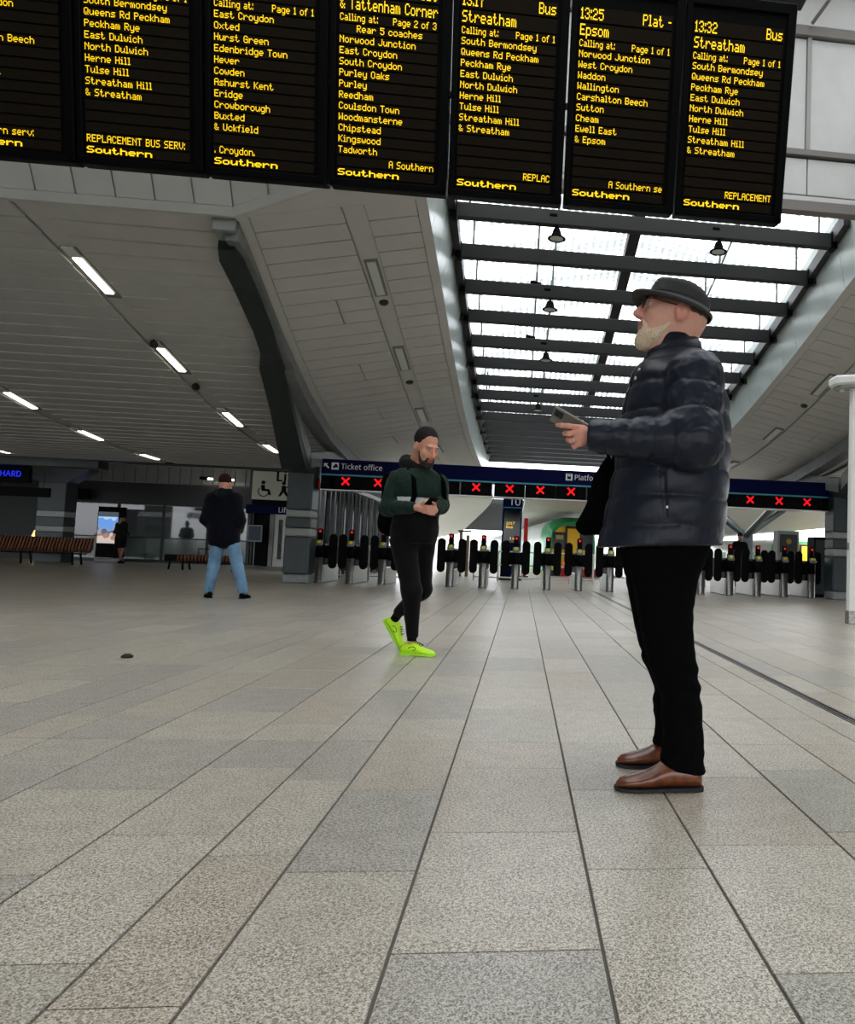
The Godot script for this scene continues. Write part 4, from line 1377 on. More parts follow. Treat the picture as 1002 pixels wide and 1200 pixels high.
# ---------------------------------------------------------------- departure boards
# 5 x 7 dot letters (two more rows for descenders), one number a row, 16 = leftmost dot
const FONT := {
	"A": [14, 17, 17, 31, 17, 17, 17], "B": [30, 17, 17, 30, 17, 17, 30], "C": [14, 17, 16, 16, 16, 17, 14], "D": [30, 17, 17, 17, 17, 17, 30],
	"E": [31, 16, 16, 30, 16, 16, 31], "G": [14, 17, 16, 23, 17, 17, 15], "H": [17, 17, 17, 31, 17, 17, 17], "J": [1, 1, 1, 1, 1, 17, 14],
	"K": [17, 18, 20, 24, 20, 18, 17], "L": [16, 16, 16, 16, 16, 16, 31], "M": [17, 27, 21, 21, 17, 17, 17], "N": [17, 25, 21, 19, 17, 17, 17],
	"O": [14, 17, 17, 17, 17, 17, 14], "P": [30, 17, 17, 30, 16, 16, 16], "Q": [14, 17, 17, 17, 21, 18, 13], "R": [30, 17, 17, 30, 20, 18, 17],
	"S": [15, 16, 16, 14, 1, 1, 30], "T": [31, 4, 4, 4, 4, 4, 4], "U": [17, 17, 17, 17, 17, 17, 14], "V": [17, 17, 17, 17, 17, 10, 4],
	"W": [17, 17, 17, 21, 21, 27, 17], "a": [0, 0, 14, 1, 15, 17, 15], "b": [16, 16, 30, 17, 17, 17, 30], "c": [0, 0, 14, 17, 16, 17, 14],
	"d": [1, 1, 15, 17, 17, 17, 15], "e": [0, 0, 14, 17, 31, 16, 14], "f": [6, 8, 28, 8, 8, 8, 8], "g": [0, 0, 15, 17, 17, 17, 15, 1, 14],
	"h": [16, 16, 30, 17, 17, 17, 17], "i": [4, 0, 12, 4, 4, 4, 14], "k": [16, 16, 18, 20, 24, 20, 18], "l": [12, 4, 4, 4, 4, 4, 14],
	"m": [0, 0, 26, 21, 21, 21, 21], "n": [0, 0, 30, 17, 17, 17, 17], "o": [0, 0, 14, 17, 17, 17, 14], "p": [0, 0, 30, 17, 17, 17, 30, 16, 16],
	"r": [0, 0, 22, 25, 16, 16, 16], "s": [0, 0, 15, 16, 14, 1, 30], "t": [8, 8, 28, 8, 8, 9, 6], "u": [0, 0, 17, 17, 17, 19, 13],
	"v": [0, 0, 17, 17, 17, 10, 4], "w": [0, 0, 17, 17, 21, 21, 10], "x": [0, 0, 17, 10, 4, 10, 17], "y": [0, 0, 17, 17, 17, 17, 15, 1, 14],
	"0": [14, 17, 17, 17, 17, 17, 14], "1": [4, 12, 4, 4, 4, 4, 14], "2": [14, 17, 1, 6, 8, 16, 31], "3": [14, 17, 1, 6, 1, 17, 14],
	"5": [31, 16, 30, 1, 1, 17, 14], "7": [31, 1, 2, 4, 4, 4, 4], ":": [0, 4, 4, 0, 0, 4, 4], ".": [0, 0, 0, 0, 0, 4, 4], "-": [0, 0, 0, 14, 0, 0, 0],
	"&": [8, 20, 20, 8, 21, 18, 13]}

func led_width(s: String) -> int:
	var n := 0
	for ch in s:
		n += 4 if ch == " " else glyph_span(ch)[1] + 2
	return n - 1

func glyph_span(ch: String) -> Array:
	var all := 0
	for r in FONT[ch]: all |= r
	var lo := 4
	var hi := 0
	for b in 5:
		if all & (16 >> b):
			lo = mini(lo, b)
			hi = maxi(hi, b)
	return [lo, hi - lo]

# dots of text whose top left corner is at p; returns the width
func led_text(st: SurfaceTool, s: String, p: Vector3, px: float, py: float, bold := false) -> float:
	var x := 0
	for ch in s:
		if ch == " ":
			x += 4
			continue
		var sp := glyph_span(ch)
		var rows: Array = FONT[ch]
		for r in rows.size():
			for b in range(sp[0], sp[0] + sp[1] + 1):
				if rows[r] & (16 >> b):
					var q := p + Vector3((x + b - sp[0] + 0.5) * px, -(r + 0.5) * py, 0)
					var hx := px * (0.62 if bold else 0.47)
					var hy := py * (0.58 if bold else 0.45)
					face(st, [q + Vector3(-hx, -hy, 0), q + Vector3(hx, -hy, 0), q + Vector3(hx, hy, 0), q + Vector3(-hx, hy, 0)], Vector3(0, 0, 1))
		x += sp[1] + 2
	return (x - 1) * px

# the same, each word a part of its own under row
func led_words(row: Node, s: String, p: Vector3, px: float, py: float, bold := false) -> void:
	var x := 0
	for w in s.split(" "):
		if w != "":
			var st := begin()
			led_text(st, w, p + Vector3(x * px, 0, 0), px, py, bold)
			part(row, "amber_lettering", done(st), mats.amber)
			x += led_width(w) + 1
		x += 4

func build_boards() -> void:
	var stre := ["South Bermondsey", "Queens Rd Peckham", "Peckham Rye", "East Dulwich", "North Dulwich", "Herne Hill", "Tulse Hill", "Streatham Hill", "& Streatham"]
	var epsom := ["Norwood Junction", "West Croydon", "Waddon", "Wallington", "Carshalton Beech", "Sutton", "Cheam", "Ewell East", "& Epsom"]
	var data := [
		["", "", "", "", epsom, " A Southern serv:", false, "stops for Epsom but no time"],
		["", "", "", "Page 1 of 1", stre, "REPLACEMENT BUS SERV:", false, "the message REPLACEMENT BUS SERV"],
		["", "", "", "Page 1 of 1", ["East Croydon", "Oxted", "Hurst Green", "Edenbridge Town", "Hever", "Cowden", "Ashurst Kent", "Eridge", "Crowborough", "Buxted", "& Uckfield"], ". Croydon.", false, "stops from East Croydon to Uckfield"],
		["", "Plat", "& Tattenham Corner", "Page 2 of 3", ["     Rear 5 coaches", "Norwood Junction", "East Croydon", "South Croydon", "Purley Oaks", "Purley", "Reedham", "Coulsdon Town", "Woodmansterne", "Chipstead", "Kingswood", "Tadworth"], "A Southern", true, "& Tattenham Corner and Tadworth"],
		["13:17", "Bus", "Streatham", "Page 1 of 1", stre, "REPLAC", true, "the Streatham bus with the cut message REPLAC"],
		["13:25", "Plat -", "Epsom", "Page 1 of 1", epsom, "A Southern se", true, "the 13:25 to Epsom"],
		["13:32", "Bus", "Streatham", "Page 1 of 1", stre, "REPLACEMENT", true, "the 13:32 bus to Streatham"]]
	var rowm := mat("led_row", Color(0.125, 0.108, 0.084), 0.7)
	rowm.metallic_specular = 0.1
	var W := 1.052
	var H := 2.0
	for i in data.size():
		var d: Array = data[i]
		var b := thing("departure_board", "tall black departure board showing " + d[7], "display", Vector3(-4.043 + 1.0714 * (i - 0.5), 4.118, -7.0), "departure boards in a row")
		b.rotation.x = deg_to_rad(10.2)
		part(b, "housing", box(Vector3(W, H, 0.15), 0.012), mats.black, T(Vector3(0, H / 2, -0.085)))
		part(b, "back_plate", box(Vector3(W * 0.8, H * 0.8, 0.06), 0.01), mats.dark_steel, T(Vector3(0, H / 2, -0.19)))
		for e in [[Vector3(-0.50, H / 2, 0.0), Vector3(0.05, H, 0.03)], [Vector3(0.485, H / 2, 0.0), Vector3(0.08, H, 0.03)], [Vector3(0, 0.033, 0.0), Vector3(W, 0.066, 0.03)], [Vector3(0, H - 0.05, 0.0), Vector3(W, 0.10, 0.03)]]:
			part(b, "bezel", box(e[1], 0.008), mats.black, T(e[0]))
		if i < 6:
			part(b, "joint_bracket", box(Vector3(0.016, 0.05, 0.05), 0.003), mats.dark_steel, T(Vector3(W / 2 + 0.0085, 0.9, -0.05)))
		var y := 0.075
		var rh := 0.0945
		for r in 17:
			# 0 operator, 1 message, 2..13 stops from the last up, 14 calling, 15 destination, 16 time
			var h := rh if r < 15 else 0.140
			var row := part(b, "display_row", box(Vector3(0.87, h - 0.014, 0.012), 0.003), rowm, T(Vector3(-0.02, y + h / 2, -0.002)))
			y += h
			var lx := -0.425
			var z := 0.0068
			if r == 0:
				led_words(row, "Southern", Vector3(lx, 0.028, z), 0.0115, 0.0078, true)
			elif r == 1:
				led_words(row, d[5], Vector3(0.425 - led_width(d[5]) * 0.0070 if d[6] else lx, 0.034, z), 0.0070, 0.0090)
			elif r < 14:
				var k := 13 - r
				if k < d[4].size(): led_words(row, d[4][k], Vector3(lx, 0.038, z), 0.0073, 0.0086)
			elif r == 14:
				if d[3] != "":
					led_words(row, "Calling at:", Vector3(lx, 0.036, z), 0.0062, 0.0088)
					led_words(row, d[3], Vector3(0.42 - led_width(d[3]) * 0.0066, 0.036, z), 0.0066, 0.0088)
			elif r == 15:
				led_words(row, d[2], Vector3(lx, 0.055, z), 0.0092 if d[2].length() < 12 else 0.0083, 0.0142)
			else:
				led_words(row, d[0], Vector3(lx, 0.055, z), 0.0092, 0.0142)
				if d[1]: led_words(row, d[1], Vector3(0.42 - led_width(d[1]) * 0.0092, 0.055, z), 0.0092, 0.0142)
	# frame that carries the row
	var fr := Node3D.new()
	fr.name = numbered("trim_board_frame")
	tag(fr, "dark hanging frame behind the departure boards", "", "", "structure")
	add_child(fr)
	slab(fr, "top_bar", Vector3(-5.2, 6.22, -6.9), Vector3(2.5, 6.34, -6.72), mats.dark_steel, 0.01)

# ---------------------------------------------------------------- lamps, post and other fittings
func build_fittings() -> void:
	# bell shaped floodlights hung under the skylight beams
	for q in [[0.33, 11.4, "first", ", ticket office side"], [2.87, 11.4, "first", ", lamp post side"], [0.32, 13.4, "third", ""], [0.33, 15.4, "fifth", ""], [0.25, 18.4, "eighth", ""]]:
		var k := int(round(q[1] - 11.4))
		var d: float = 11.4 + 1.0 * k
		var y := ceil_y(d) + 1.25 - 0.10
		var l := thing("bell_lamp", "black bell shaped lamp hanging under the %s skylight beam from the boards%s" % [q[2], q[3]], "lamp", Vector3(q[0], y, -d), "bell lamps under the skylight beams")
		part(l, "stem", tube_mesh([Vector3(0, 0, 0), Vector3(0, -0.06, 0)], 0.02, 8), mats.black)
		part(l, "shade", lathe_mesh([[0.02, -0.05], [0.05, -0.06], [0.07, -0.12], [0.085, -0.17], [0.135, -0.205], [0.14, -0.22], [0.11, -0.215]], 18), mats.black)
		part(l, "lens", lathe_mesh([[0.11, -0.206], [0.10, -0.216], [0.005, -0.22]], 16), mats.lamp_off)
		part(l, "bracket", box(Vector3(0.12, 0.05, 0.16), 0.01), mats.black, T(Vector3(-0.06, 0.125, 0)))
	for q in [[0.05, 13.4, "third"], [0.0, 15.4, "fifth"]]:
		var c := thing("beam_camera", "small camera perched on top of the %s skylight beam" % q[2], "camera", Vector3(q[0], ceil_y(q[1]) + 1.35, -q[1]), "cameras on the skylight beams")
		part(c, "body", box(Vector3(0.2, 0.06, 0.07), 0.012), mats.black, T(Vector3(0, 0.05, 0), Vector3(0, 0, -0.2)))
		part(c, "foot", box(Vector3(0.05, 0.06, 0.05), 0.01), mats.black, T(Vector3(0.05, 0.025, 0)))
	# white post with a lamp arm at its top
	var po := thing("lamp_post", "white square post with a steel foot and a pale lamp head", "post", Vector3(4.69, 0, -10.4))
	part(po, "foot", box(Vector3(0.13, 0.18, 0.13), 0.004), mats.steel, T(Vector3(0.0, 0.09, 0)))
	part(po, "shaft", box(Vector3(0.115, 3.25, 0.115), 0.012), mats.white_paint, T(Vector3(0.0, 1.8, 0)))
	part(po, "plate", box(Vector3(0.02, 0.10, 0.06), 0.004), mats.steel, T(Vector3(-0.062, 1.1, 0)))
	var hd := part(po, "lamp_head", box(Vector3(0.85, 0.14, 0.3), 0.03), mats.white_paint, T(Vector3(0.08, 3.50, 0), Vector3(0, 0, 0.10)))
	part(hd, "tray", box(Vector3(0.78, 0.06, 0.24), 0.02), mats.stone_panel, T(Vector3(0.02, -0.09, 0)))
	for k in 5:
		part(hd, "lamp_cell", lathe_mesh([[0.03, 0.0], [0.04, -0.03], [0.005, -0.04]], 10), mats.lamp_off, T(Vector3(-0.3 + 0.15 * k, -0.12, 0.03)))
	part(po, "neck", tube_mesh([Vector3(0, 3.4, 0), Vector3(0.02, 3.46, 0)], 0.05, 8), mats.white_paint)
	# little red signal on the tree column
	var rx := thing("column_signal", "small dark panel with faint red marks on the tree column", "signal", Vector3(-4.70, 2.28, -18.0))
	part(rx, "panel", box(Vector3(0.03, 0.24, 0.2), 0.005), mats.black)
	var st := begin()
	for a in 3:
		for k in range(-2, 3):
			for s in [-1, 1]:
				face(st, [Vector3(0.017, 0.07 - a * 0.07 + k * 0.012 * s - 0.005, k * 0.03 - 0.01), Vector3(0.017, 0.07 - a * 0.07 + k * 0.012 * s + 0.005, k * 0.03 - 0.01), Vector3(0.017, 0.07 - a * 0.07 + k * 0.012 * s + 0.005, k * 0.03 + 0.01), Vector3(0.017, 0.07 - a * 0.07 + k * 0.012 * s - 0.005, k * 0.03 + 0.01)], Vector3(1, 0, 0))
	part(rx, "red_marks_signal", done(st), glow("red_dim_signal", Color(0.8, 0.05, 0.08), 0.5))

# ---------------------------------------------------------------- bodies: distance fields meshed as surface nets
func smin(a: float, b: float, k: float) -> float:
	var h := maxf(k - absf(a - b), 0.0) / k
	return minf(a, b) - h * h * k * 0.25

func cone(p: Vector3, a: Vector3, b: Vector3, ra: float, rb: float) -> float:
	var ba := b - a
	var h := clampf((p - a).dot(ba) / ba.length_squared(), 0.0, 1.0)
	return (p - a - ba * h).length() - lerpf(ra, rb, h)

func ell(p: Vector3, c: Vector3, r: Vector3) -> float:
	var q := p - c
	var k0 := (q / r).length()
	if k0 < 1e-4: return -minf(r.x, minf(r.y, r.z))
	return k0 * (k0 - 1.0) / (q / (r * r)).length()

# prims: [0, a, b, ra, rb] tapered bone, [1, centre, radii] ellipsoid, [2, centre, radii] cut away; a last number may set its own blend
func field(prims: Array, k: float, p: Vector3) -> float:
	var d := 1e3
	for q in prims:
		var t: int = q[0]
		if t == 0:
			d = smin(d, cone(p, q[1], q[2], q[3], q[4]), q[5] if q.size() > 5 else k)
		elif t == 1:
			var r1: Vector3 = q[2]
			if p.distance_to(q[1]) > maxf(r1.x, maxf(r1.y, r1.z)) + d + 0.03: continue
			d = smin(d, ell(p, q[1], q[2]), q[3] if q.size() > 3 else k)
		else:
			var r2: Vector3 = q[2]
			if p.distance_to(q[1]) > maxf(r2.x, maxf(r2.y, r2.z)) + 0.03: continue
			d = -smin(-d, ell(p, q[1], q[2]), q[3] if q.size() > 3 else k)
	return d

func blank() -> Dictionary:
	return {"v": PackedVector3Array(), "c": PackedColorArray(), "i": PackedInt32Array()}

func nets(acc: Dictionary, f: Callable, lo: Vector3, hi: Vector3, cell: float, color = null, xf := Transform3D.IDENTITY) -> void:
	const B := 4
	var nx := int(ceil((hi.x - lo.x) / cell / B)) * B + 1
	var ny := int(ceil((hi.y - lo.y) / cell / B)) * B + 1
	var nz := int(ceil((hi.z - lo.z) / cell / B)) * B + 1
	var val := PackedFloat32Array()
	val.resize(nx * ny * nz)
	val.fill(99.0)
	var reach := cell * B * 0.5 * 1.75 * 1.35 + 0.004
	var blocks := []
	for bz in range(0, nz - 1, B):
		for by in range(0, ny - 1, B):
			for bx in range(0, nx - 1, B):
				var c := lo + Vector3(bx + B * 0.5, by + B * 0.5, bz + B * 0.5) * cell
				if absf(f.call(c)) > reach: continue
				blocks.append(Vector3i(bx, by, bz))
				for z in range(bz, bz + B + 1):
					for y in range(by, by + B + 1):
						var at := (z * ny + y) * nx
						for x in range(bx, bx + B + 1):
							if val[at + x] == 99.0:
								val[at + x] = f.call(lo + Vector3(x, y, z) * cell)
	var vid := {}
	var sx := 1
	var sy := nx
	var sz := nx * ny
	var V: PackedVector3Array = acc.v
	var C: PackedColorArray = acc.c
	var I: PackedInt32Array = acc.i
	var cells := []
	for b in blocks:
		for z in range(b.z, b.z + B):
			for y in range(b.y, b.y + B):
				for x in range(b.x, b.x + B):
					var at: int = (z * ny + y) * nx + x
					var s := 0
					if val[at] < 0.0: s += 1
					if val[at + sx] < 0.0: s += 1
					if val[at + sy] < 0.0: s += 1
					if val[at + sx + sy] < 0.0: s += 1
					if val[at + sz] < 0.0: s += 1
					if val[at + sx + sz] < 0.0: s += 1
					if val[at + sy + sz] < 0.0: s += 1
					if val[at + sx + sy + sz] < 0.0: s += 1
					if s == 0 or s == 8: continue
					var sum := Vector3.ZERO
					var n := 0
					for e in EDGES:
						var a: float = val[at + e[0] * sx + e[1] * sy + e[2] * sz]
						var c: float = val[at + e[3] * sx + e[4] * sy + e[5] * sz]
						if (a < 0.0) != (c < 0.0):
							var t := a / (a - c)
							sum += Vector3(e[0] + (e[3] - e[0]) * t, e[1] + (e[4] - e[1]) * t, e[2] + (e[5] - e[2]) * t)
							n += 1
					var p := lo + (Vector3(x, y, z) + sum / n) * cell
					vid[at] = V.size()
					cells.append(at)
					V.append(xf * p)
					C.append(color.call(p) if color != null else Color.WHITE)
	for at in cells:
		for ax in 3:
			var s0: int = [sx, sy, sz][ax]
			var s1: int = [sy, sz, sx][ax]
			var s2: int = [sz, sx, sy][ax]
			var inside: bool = val[at] < 0.0
			if inside == (val[at + s0] < 0.0): continue
			if not (vid.has(at - s1) and vid.has(at - s2) and vid.has(at - s1 - s2)): continue
			var a: int = vid[at]
			var b: int = vid[at - s1]
			var c: int = vid[at - s1 - s2]
			var d: int = vid[at - s2]
			if inside:
				I.append_array(PackedInt32Array([a, c, b, a, d, c]))
			else:
				I.append_array(PackedInt32Array([a, b, c, a, c, d]))
	acc.v = V
	acc.c = C
	acc.i = I

const EDGES := [[0, 0, 0, 1, 0, 0], [0, 1, 0, 1, 1, 0], [0, 0, 1, 1, 0, 1], [0, 1, 1, 1, 1, 1], [0, 0, 0, 0, 1, 0], [1, 0, 0, 1, 1, 0], [0, 0, 1, 0, 1, 1], [1, 0, 1, 1, 1, 1], [0, 0, 0, 0, 0, 1], [1, 0, 0, 1, 0, 1], [0, 1, 0, 0, 1, 1], [1, 1, 0, 1, 1, 1]]

func finish(acc: Dictionary) -> ArrayMesh:
	var v: PackedVector3Array = acc.v
	var idx: PackedInt32Array = acc.i
	var nrm := PackedVector3Array()
	nrm.resize(v.size())
	for t in range(0, idx.size(), 3):
		var a := idx[t]
		var b := idx[t + 1]
		var c := idx[t + 2]
		var n := (v[c] - v[a]).cross(v[b] - v[a])
		nrm[a] += n
		nrm[b] += n
		nrm[c] += n
	for i in nrm.size(): nrm[i] = nrm[i].normalized()
	var arr := []
	arr.resize(Mesh.ARRAY_MAX)
	arr[Mesh.ARRAY_VERTEX] = v
	arr[Mesh.ARRAY_NORMAL] = nrm
	arr[Mesh.ARRAY_COLOR] = acc.c
	arr[Mesh.ARRAY_INDEX] = idx
	var m := ArrayMesh.new()
	m.add_surface_from_arrays(Mesh.PRIMITIVE_TRIANGLES, arr)
	return m

func tinted(k: String, rough: float, sheen := 0.0) -> StandardMaterial3D:
	var m := mat(k, Color.WHITE, rough)
	m.vertex_color_use_as_albedo = true
	m.metallic_specular = 0.3
	if sheen > 0.0:
		m.rim_enabled = true
		m.rim = sheen
		m.rim_tint = 0.7
	return m

func lin(c: Color) -> Color:
	return c.srgb_to_linear()

var wob: FastNoiseLite
func wobble(p: Vector3, scale: float) -> float:
	return wob.get_noise_3d(p.x * scale, p.y * scale, p.z * scale)

# head in its own axes: x to its left, y up, z forward, middle between the ears
func head_prims(s := 1.0) -> Array:
	var q := [
		[1, Vector3(0, 0.040, -0.005), Vector3(0.077, 0.095, 0.100)], [1, Vector3(0, -0.045, 0.052), Vector3(0.063, 0.088, 0.066)],
		[1, Vector3(0, -0.112, 0.062), Vector3(0.048, 0.036, 0.048)], [0, Vector3(-0.034, 0.012, 0.101), Vector3(0.034, 0.012, 0.101), 0.014, 0.014, 0.02],
		[0, Vector3(0, 0.002, 0.112), Vector3(0, -0.047, 0.138), 0.009, 0.0135, 0.012], [1, Vector3(0.012, -0.053, 0.125), Vector3(0.010, 0.008, 0.013), 0.008], [1, Vector3(-0.012, -0.053, 0.125), Vector3(0.010, 0.008, 0.013), 0.008],
		[1, Vector3(0.040, -0.042, 0.078), Vector3(0.024, 0.024, 0.026), 0.02], [1, Vector3(-0.040, -0.042, 0.078), Vector3(0.024, 0.024, 0.026), 0.02],
		[1, Vector3(0, -0.128, 0.094), Vector3(0.022, 0.018, 0.018), 0.02],
		[2, Vector3(0.031, -0.012, 0.124), Vector3(0.018, 0.012, 0.014), 0.012], [2, Vector3(-0.031, -0.012, 0.124), Vector3(0.018, 0.012, 0.014), 0.012],
		[1, Vector3(0.031, -0.012, 0.099), Vector3(0.013, 0.011, 0.013), 0.004], [1, Vector3(-0.031, -0.012, 0.099), Vector3(0.013, 0.011, 0.013), 0.004],
		[1, Vector3(0, -0.080, 0.113), Vector3(0.024, 0.006, 0.011), 0.006], [1, Vector3(0, -0.095, 0.110), Vector3(0.021, 0.007, 0.010), 0.006], [2, Vector3(0, -0.0875, 0.122), Vector3(0.02, 0.0022, 0.012), 0.003],
		[1, Vector3(0.078, -0.012, -0.004), Vector3(0.014, 0.034, 0.021), 0.008], [1, Vector3(-0.078, -0.012, -0.004), Vector3(0.014, 0.034, 0.021), 0.008],
		[2, Vector3(0.095, -0.005, 0.003), Vector3(0.013, 0.021, 0.011), 0.003], [2, Vector3(-0.095, -0.005, 0.003), Vector3(0.013, 0.021, 0.011), 0.003]]
	return q

func head_color(p: Vector3, skin: Color, lip: Color, eye: Color) -> Color:
	if absf(absf(p.x) - 0.031) < 0.0125 and absf(p.y + 0.012) < 0.0052 and p.z > 0.100:
		if Vector2(absf(p.x) - 0.031, p.y + 0.012).length() < 0.0055: return eye
		return lin(Color(0.80, 0.76, 0.72))
	if p.z > 0.106 and absf(p.y + 0.088) < 0.0145 and absf(p.x) < 0.025: return lip
	if p.y > -0.012 and p.y < 0.03 and absf(p.x) > 0.012 and absf(p.x) < 0.05 and p.z > 0.09 and p.y > 0.008 and p.y < 0.02: return skin * 0.55
	var n := wobble(p, 900.0) * 0.06 + wobble(p, 250.0) * 0.08
	var red := 0.0
	if p.z > 0.115: red = 0.10
	if absf(p.x) > 0.072: red = 0.09
	return Color(skin.r * (1.0 + n + red * 0.6), skin.g * (1.0 + n - red), skin.b * (1.0 + n - red))

# a chain of finger bones
func finger(pts: Array, r0: float, r1: float) -> Array:
	var q := []
	for i in pts.size() - 1:
		q.append([0, pts[i], pts[i + 1], lerpf(r0, r1, float(i) / (pts.size() - 1)), lerpf(r0, r1, float(i + 1) / (pts.size() - 1)), 0.006])
	return q

func box_of(prims: Array, pad: float) -> Array:
	var lo := Vector3.ONE * 1e3
	var hi := -lo
	for q in prims:
		if q[0] == 0:
			for e in [[q[1], q[3]], [q[2], q[4]]]:
				lo = lo.min(e[0] - Vector3.ONE * e[1]); hi = hi.max(e[0] + Vector3.ONE * e[1])
		elif q[0] == 1:
			lo = lo.min(q[1] - q[2]); hi = hi.max(q[1] + q[2])
	return [lo - Vector3.ONE * pad, hi + Vector3.ONE * pad]

func blob(prims: Array, k: float, cell: float, color = null, xf := Transform3D.IDENTITY, acc = null, ripple := 0.0, rscale := 40.0) -> Dictionary:
	var a: Dictionary = blank() if acc == null else acc
	var b := box_of(prims, 0.03 + ripple)
	var f := func(p: Vector3) -> float:
		var d := field(prims, k, p)
		if ripple > 0.0 and absf(d) < 0.05: d += ripple * wobble(p, rscale)
		return d
	nets(a, f, b[0], b[1], cell, color, xf)
	return a

# a shoe along -x (toe at negative x): upper and sole
func shoe(parent: Node, called: String, xf: Transform3D, length: float, upper: Material, sole: Material, sport := false) -> void:
	var L := length
	# station: x from heel (0) to toe (1), half width, height of the top
	var S := [[0.0, 0.012, 0.060], [0.02, 0.030, 0.078], [0.10, 0.038, 0.096], [0.22, 0.040, 0.104], [0.36, 0.041, 0.108], [0.48, 0.044, 0.096], [0.60, 0.048, 0.076], [0.74, 0.051, 0.060], [0.86, 0.046, 0.051], [0.95, 0.032, 0.042], [0.995, 0.012, 0.028]]
	var rings := []
	for s in S:
		var r := []
		var n := 18
		for k in n:
			var a := -TAU * k / n
			var y: float = 0.011 + (s[2] - 0.011) * (0.5 + 0.5 * sin(a))
			var pinch: float = 1.0 if sin(a) < 0.0 else 1.0 - 0.42 * pow(sin(a), 2.0)
			var crease := 0.0
			if s[0] > 0.5 and s[0] < 0.65: crease = -0.002
			r.append(Vector3((0.5 - s[0]) * L, y + crease, cos(a) * s[1] * 1.02 * pinch))
		rings.append(r)
	var st := begin()
	skin(st, rings)
	var up := part(parent, called, done(st), upper, xf)
	var sl := begin()
	var rr := []
	var outline := PackedVector2Array()
	for s in S: outline.append(Vector2((0.5 - s[0]) * (L + 0.012), s[1] + 0.003))
	for i in range(S.size() - 1, -1, -1): outline.append(Vector2((0.5 - S[i][0]) * (L + 0.012), -S[i][1] - 0.003))
	prism(sl, outline, 0.010 if not sport else 0.020, T(Vector3(0, 0.0085 if not sport else 0.0125, 0), Vector3(PI / 2, 0, 0)))
	var heel := PackedVector2Array()
	for s in S.slice(0, 5): heel.append(Vector2((0.5 - s[0]) * (L + 0.012), s[1] + 0.005))
	for i in range(4, -1, -1): heel.append(Vector2((0.5 - S[i][0]) * (L + 0.012), -S[i][1] - 0.005))
	prism(sl, heel, 0.008, T(Vector3(0, 0.004, 0), Vector3(PI / 2, 0, 0)))
	part(up, "sole", done(sl), sole)
	if sport:
		var lc := begin()
		for k in 4:
			var x := 0.02 - 0.018 * k
			tube(lc, [Vector3(x, 0.075 + 0.008 * (3 - k), -0.02), Vector3(x - 0.004, 0.088 + 0.007 * (3 - k), 0), Vector3(x, 0.075 + 0.008 * (3 - k), 0.02)], 0.0035, 5)
		part(up, "laces", done(lc), mats.black)
		for sz in [-1.0, 1.0]:
			var mk := []
			for k in 9:
				var a := TAU * k / 9.0 * 0.8
				mk.append(Vector3(0.03 + cos(a) * 0.03, 0.055 + sin(a) * 0.014, sz * (0.044 - 0.006 * maxf(0, sin(a)))))
			part(up, "side_mark", tube_mesh(mk, 0.003, 5), mats.black)

func build_people() -> void:
	wob = FastNoiseLite.new()
	wob.seed = 4
	wob.frequency = 0.1
	wob.fractal_octaves = 2
	man_in_hat()
	walking_man()
	man_in_jeans()
	dark_figures()

# ---------------------------------------------------------------- the man in the hat
const J_FRONT := [[0.84, -0.250], [0.90, -0.240], [0.967, -0.226], [1.085, -0.208], [1.168, -0.193], [1.276, -0.189], [1.314, -0.186], [1.401, -0.166], [1.45, -0.156], [1.514, -0.136], [1.568, -0.098], [1.61, -0.062], [1.70, -0.05]]
const J_BACK := [[0.84, 0.208], [0.90, 0.224], [0.967, 0.230], [1.085, 0.235], [1.168, 0.237], [1.276, 0.238], [1.401, 0.226], [1.45, 0.212], [1.514, 0.185], [1.568, 0.146], [1.61, 0.100], [1.70, 0.09]]
const J_WIDE := [[0.84, 0.235], [1.0, 0.248], [1.2, 0.25], [1.4, 0.245], [1.47, 0.225], [1.53, 0.170], [1.58, 0.11], [1.62, 0.085], [1.70, 0.07]]
const SEAMS := [0.80, 0.925, 1.03, 1.135, 1.24, 1.345, 1.45, 1.55, 1.66]
const LEG_F := [[0.02, 0.03], [0.06, 0.02], [0.09, -0.012], [0.16, -0.004], [0.25, -0.014], [0.33, -0.016], [0.37, -0.040], [0.42, -0.058], [0.52, -0.086], [0.67, -0.118], [0.78, -0.142], [0.88, -0.160], [0.95, -0.165]]
const LEG_B := [[0.02, 0.146], [0.10, 0.143], [0.18, 0.140], [0.30, 0.130], [0.40, 0.119], [0.48, 0.104], [0.57, 0.097], [0.67, 0.103], [0.776, 0.128], [0.86, 0.160], [0.95, 0.175]]

func puff(t: float) -> float:
	return pow(absf(sin(PI * t)), 0.32)

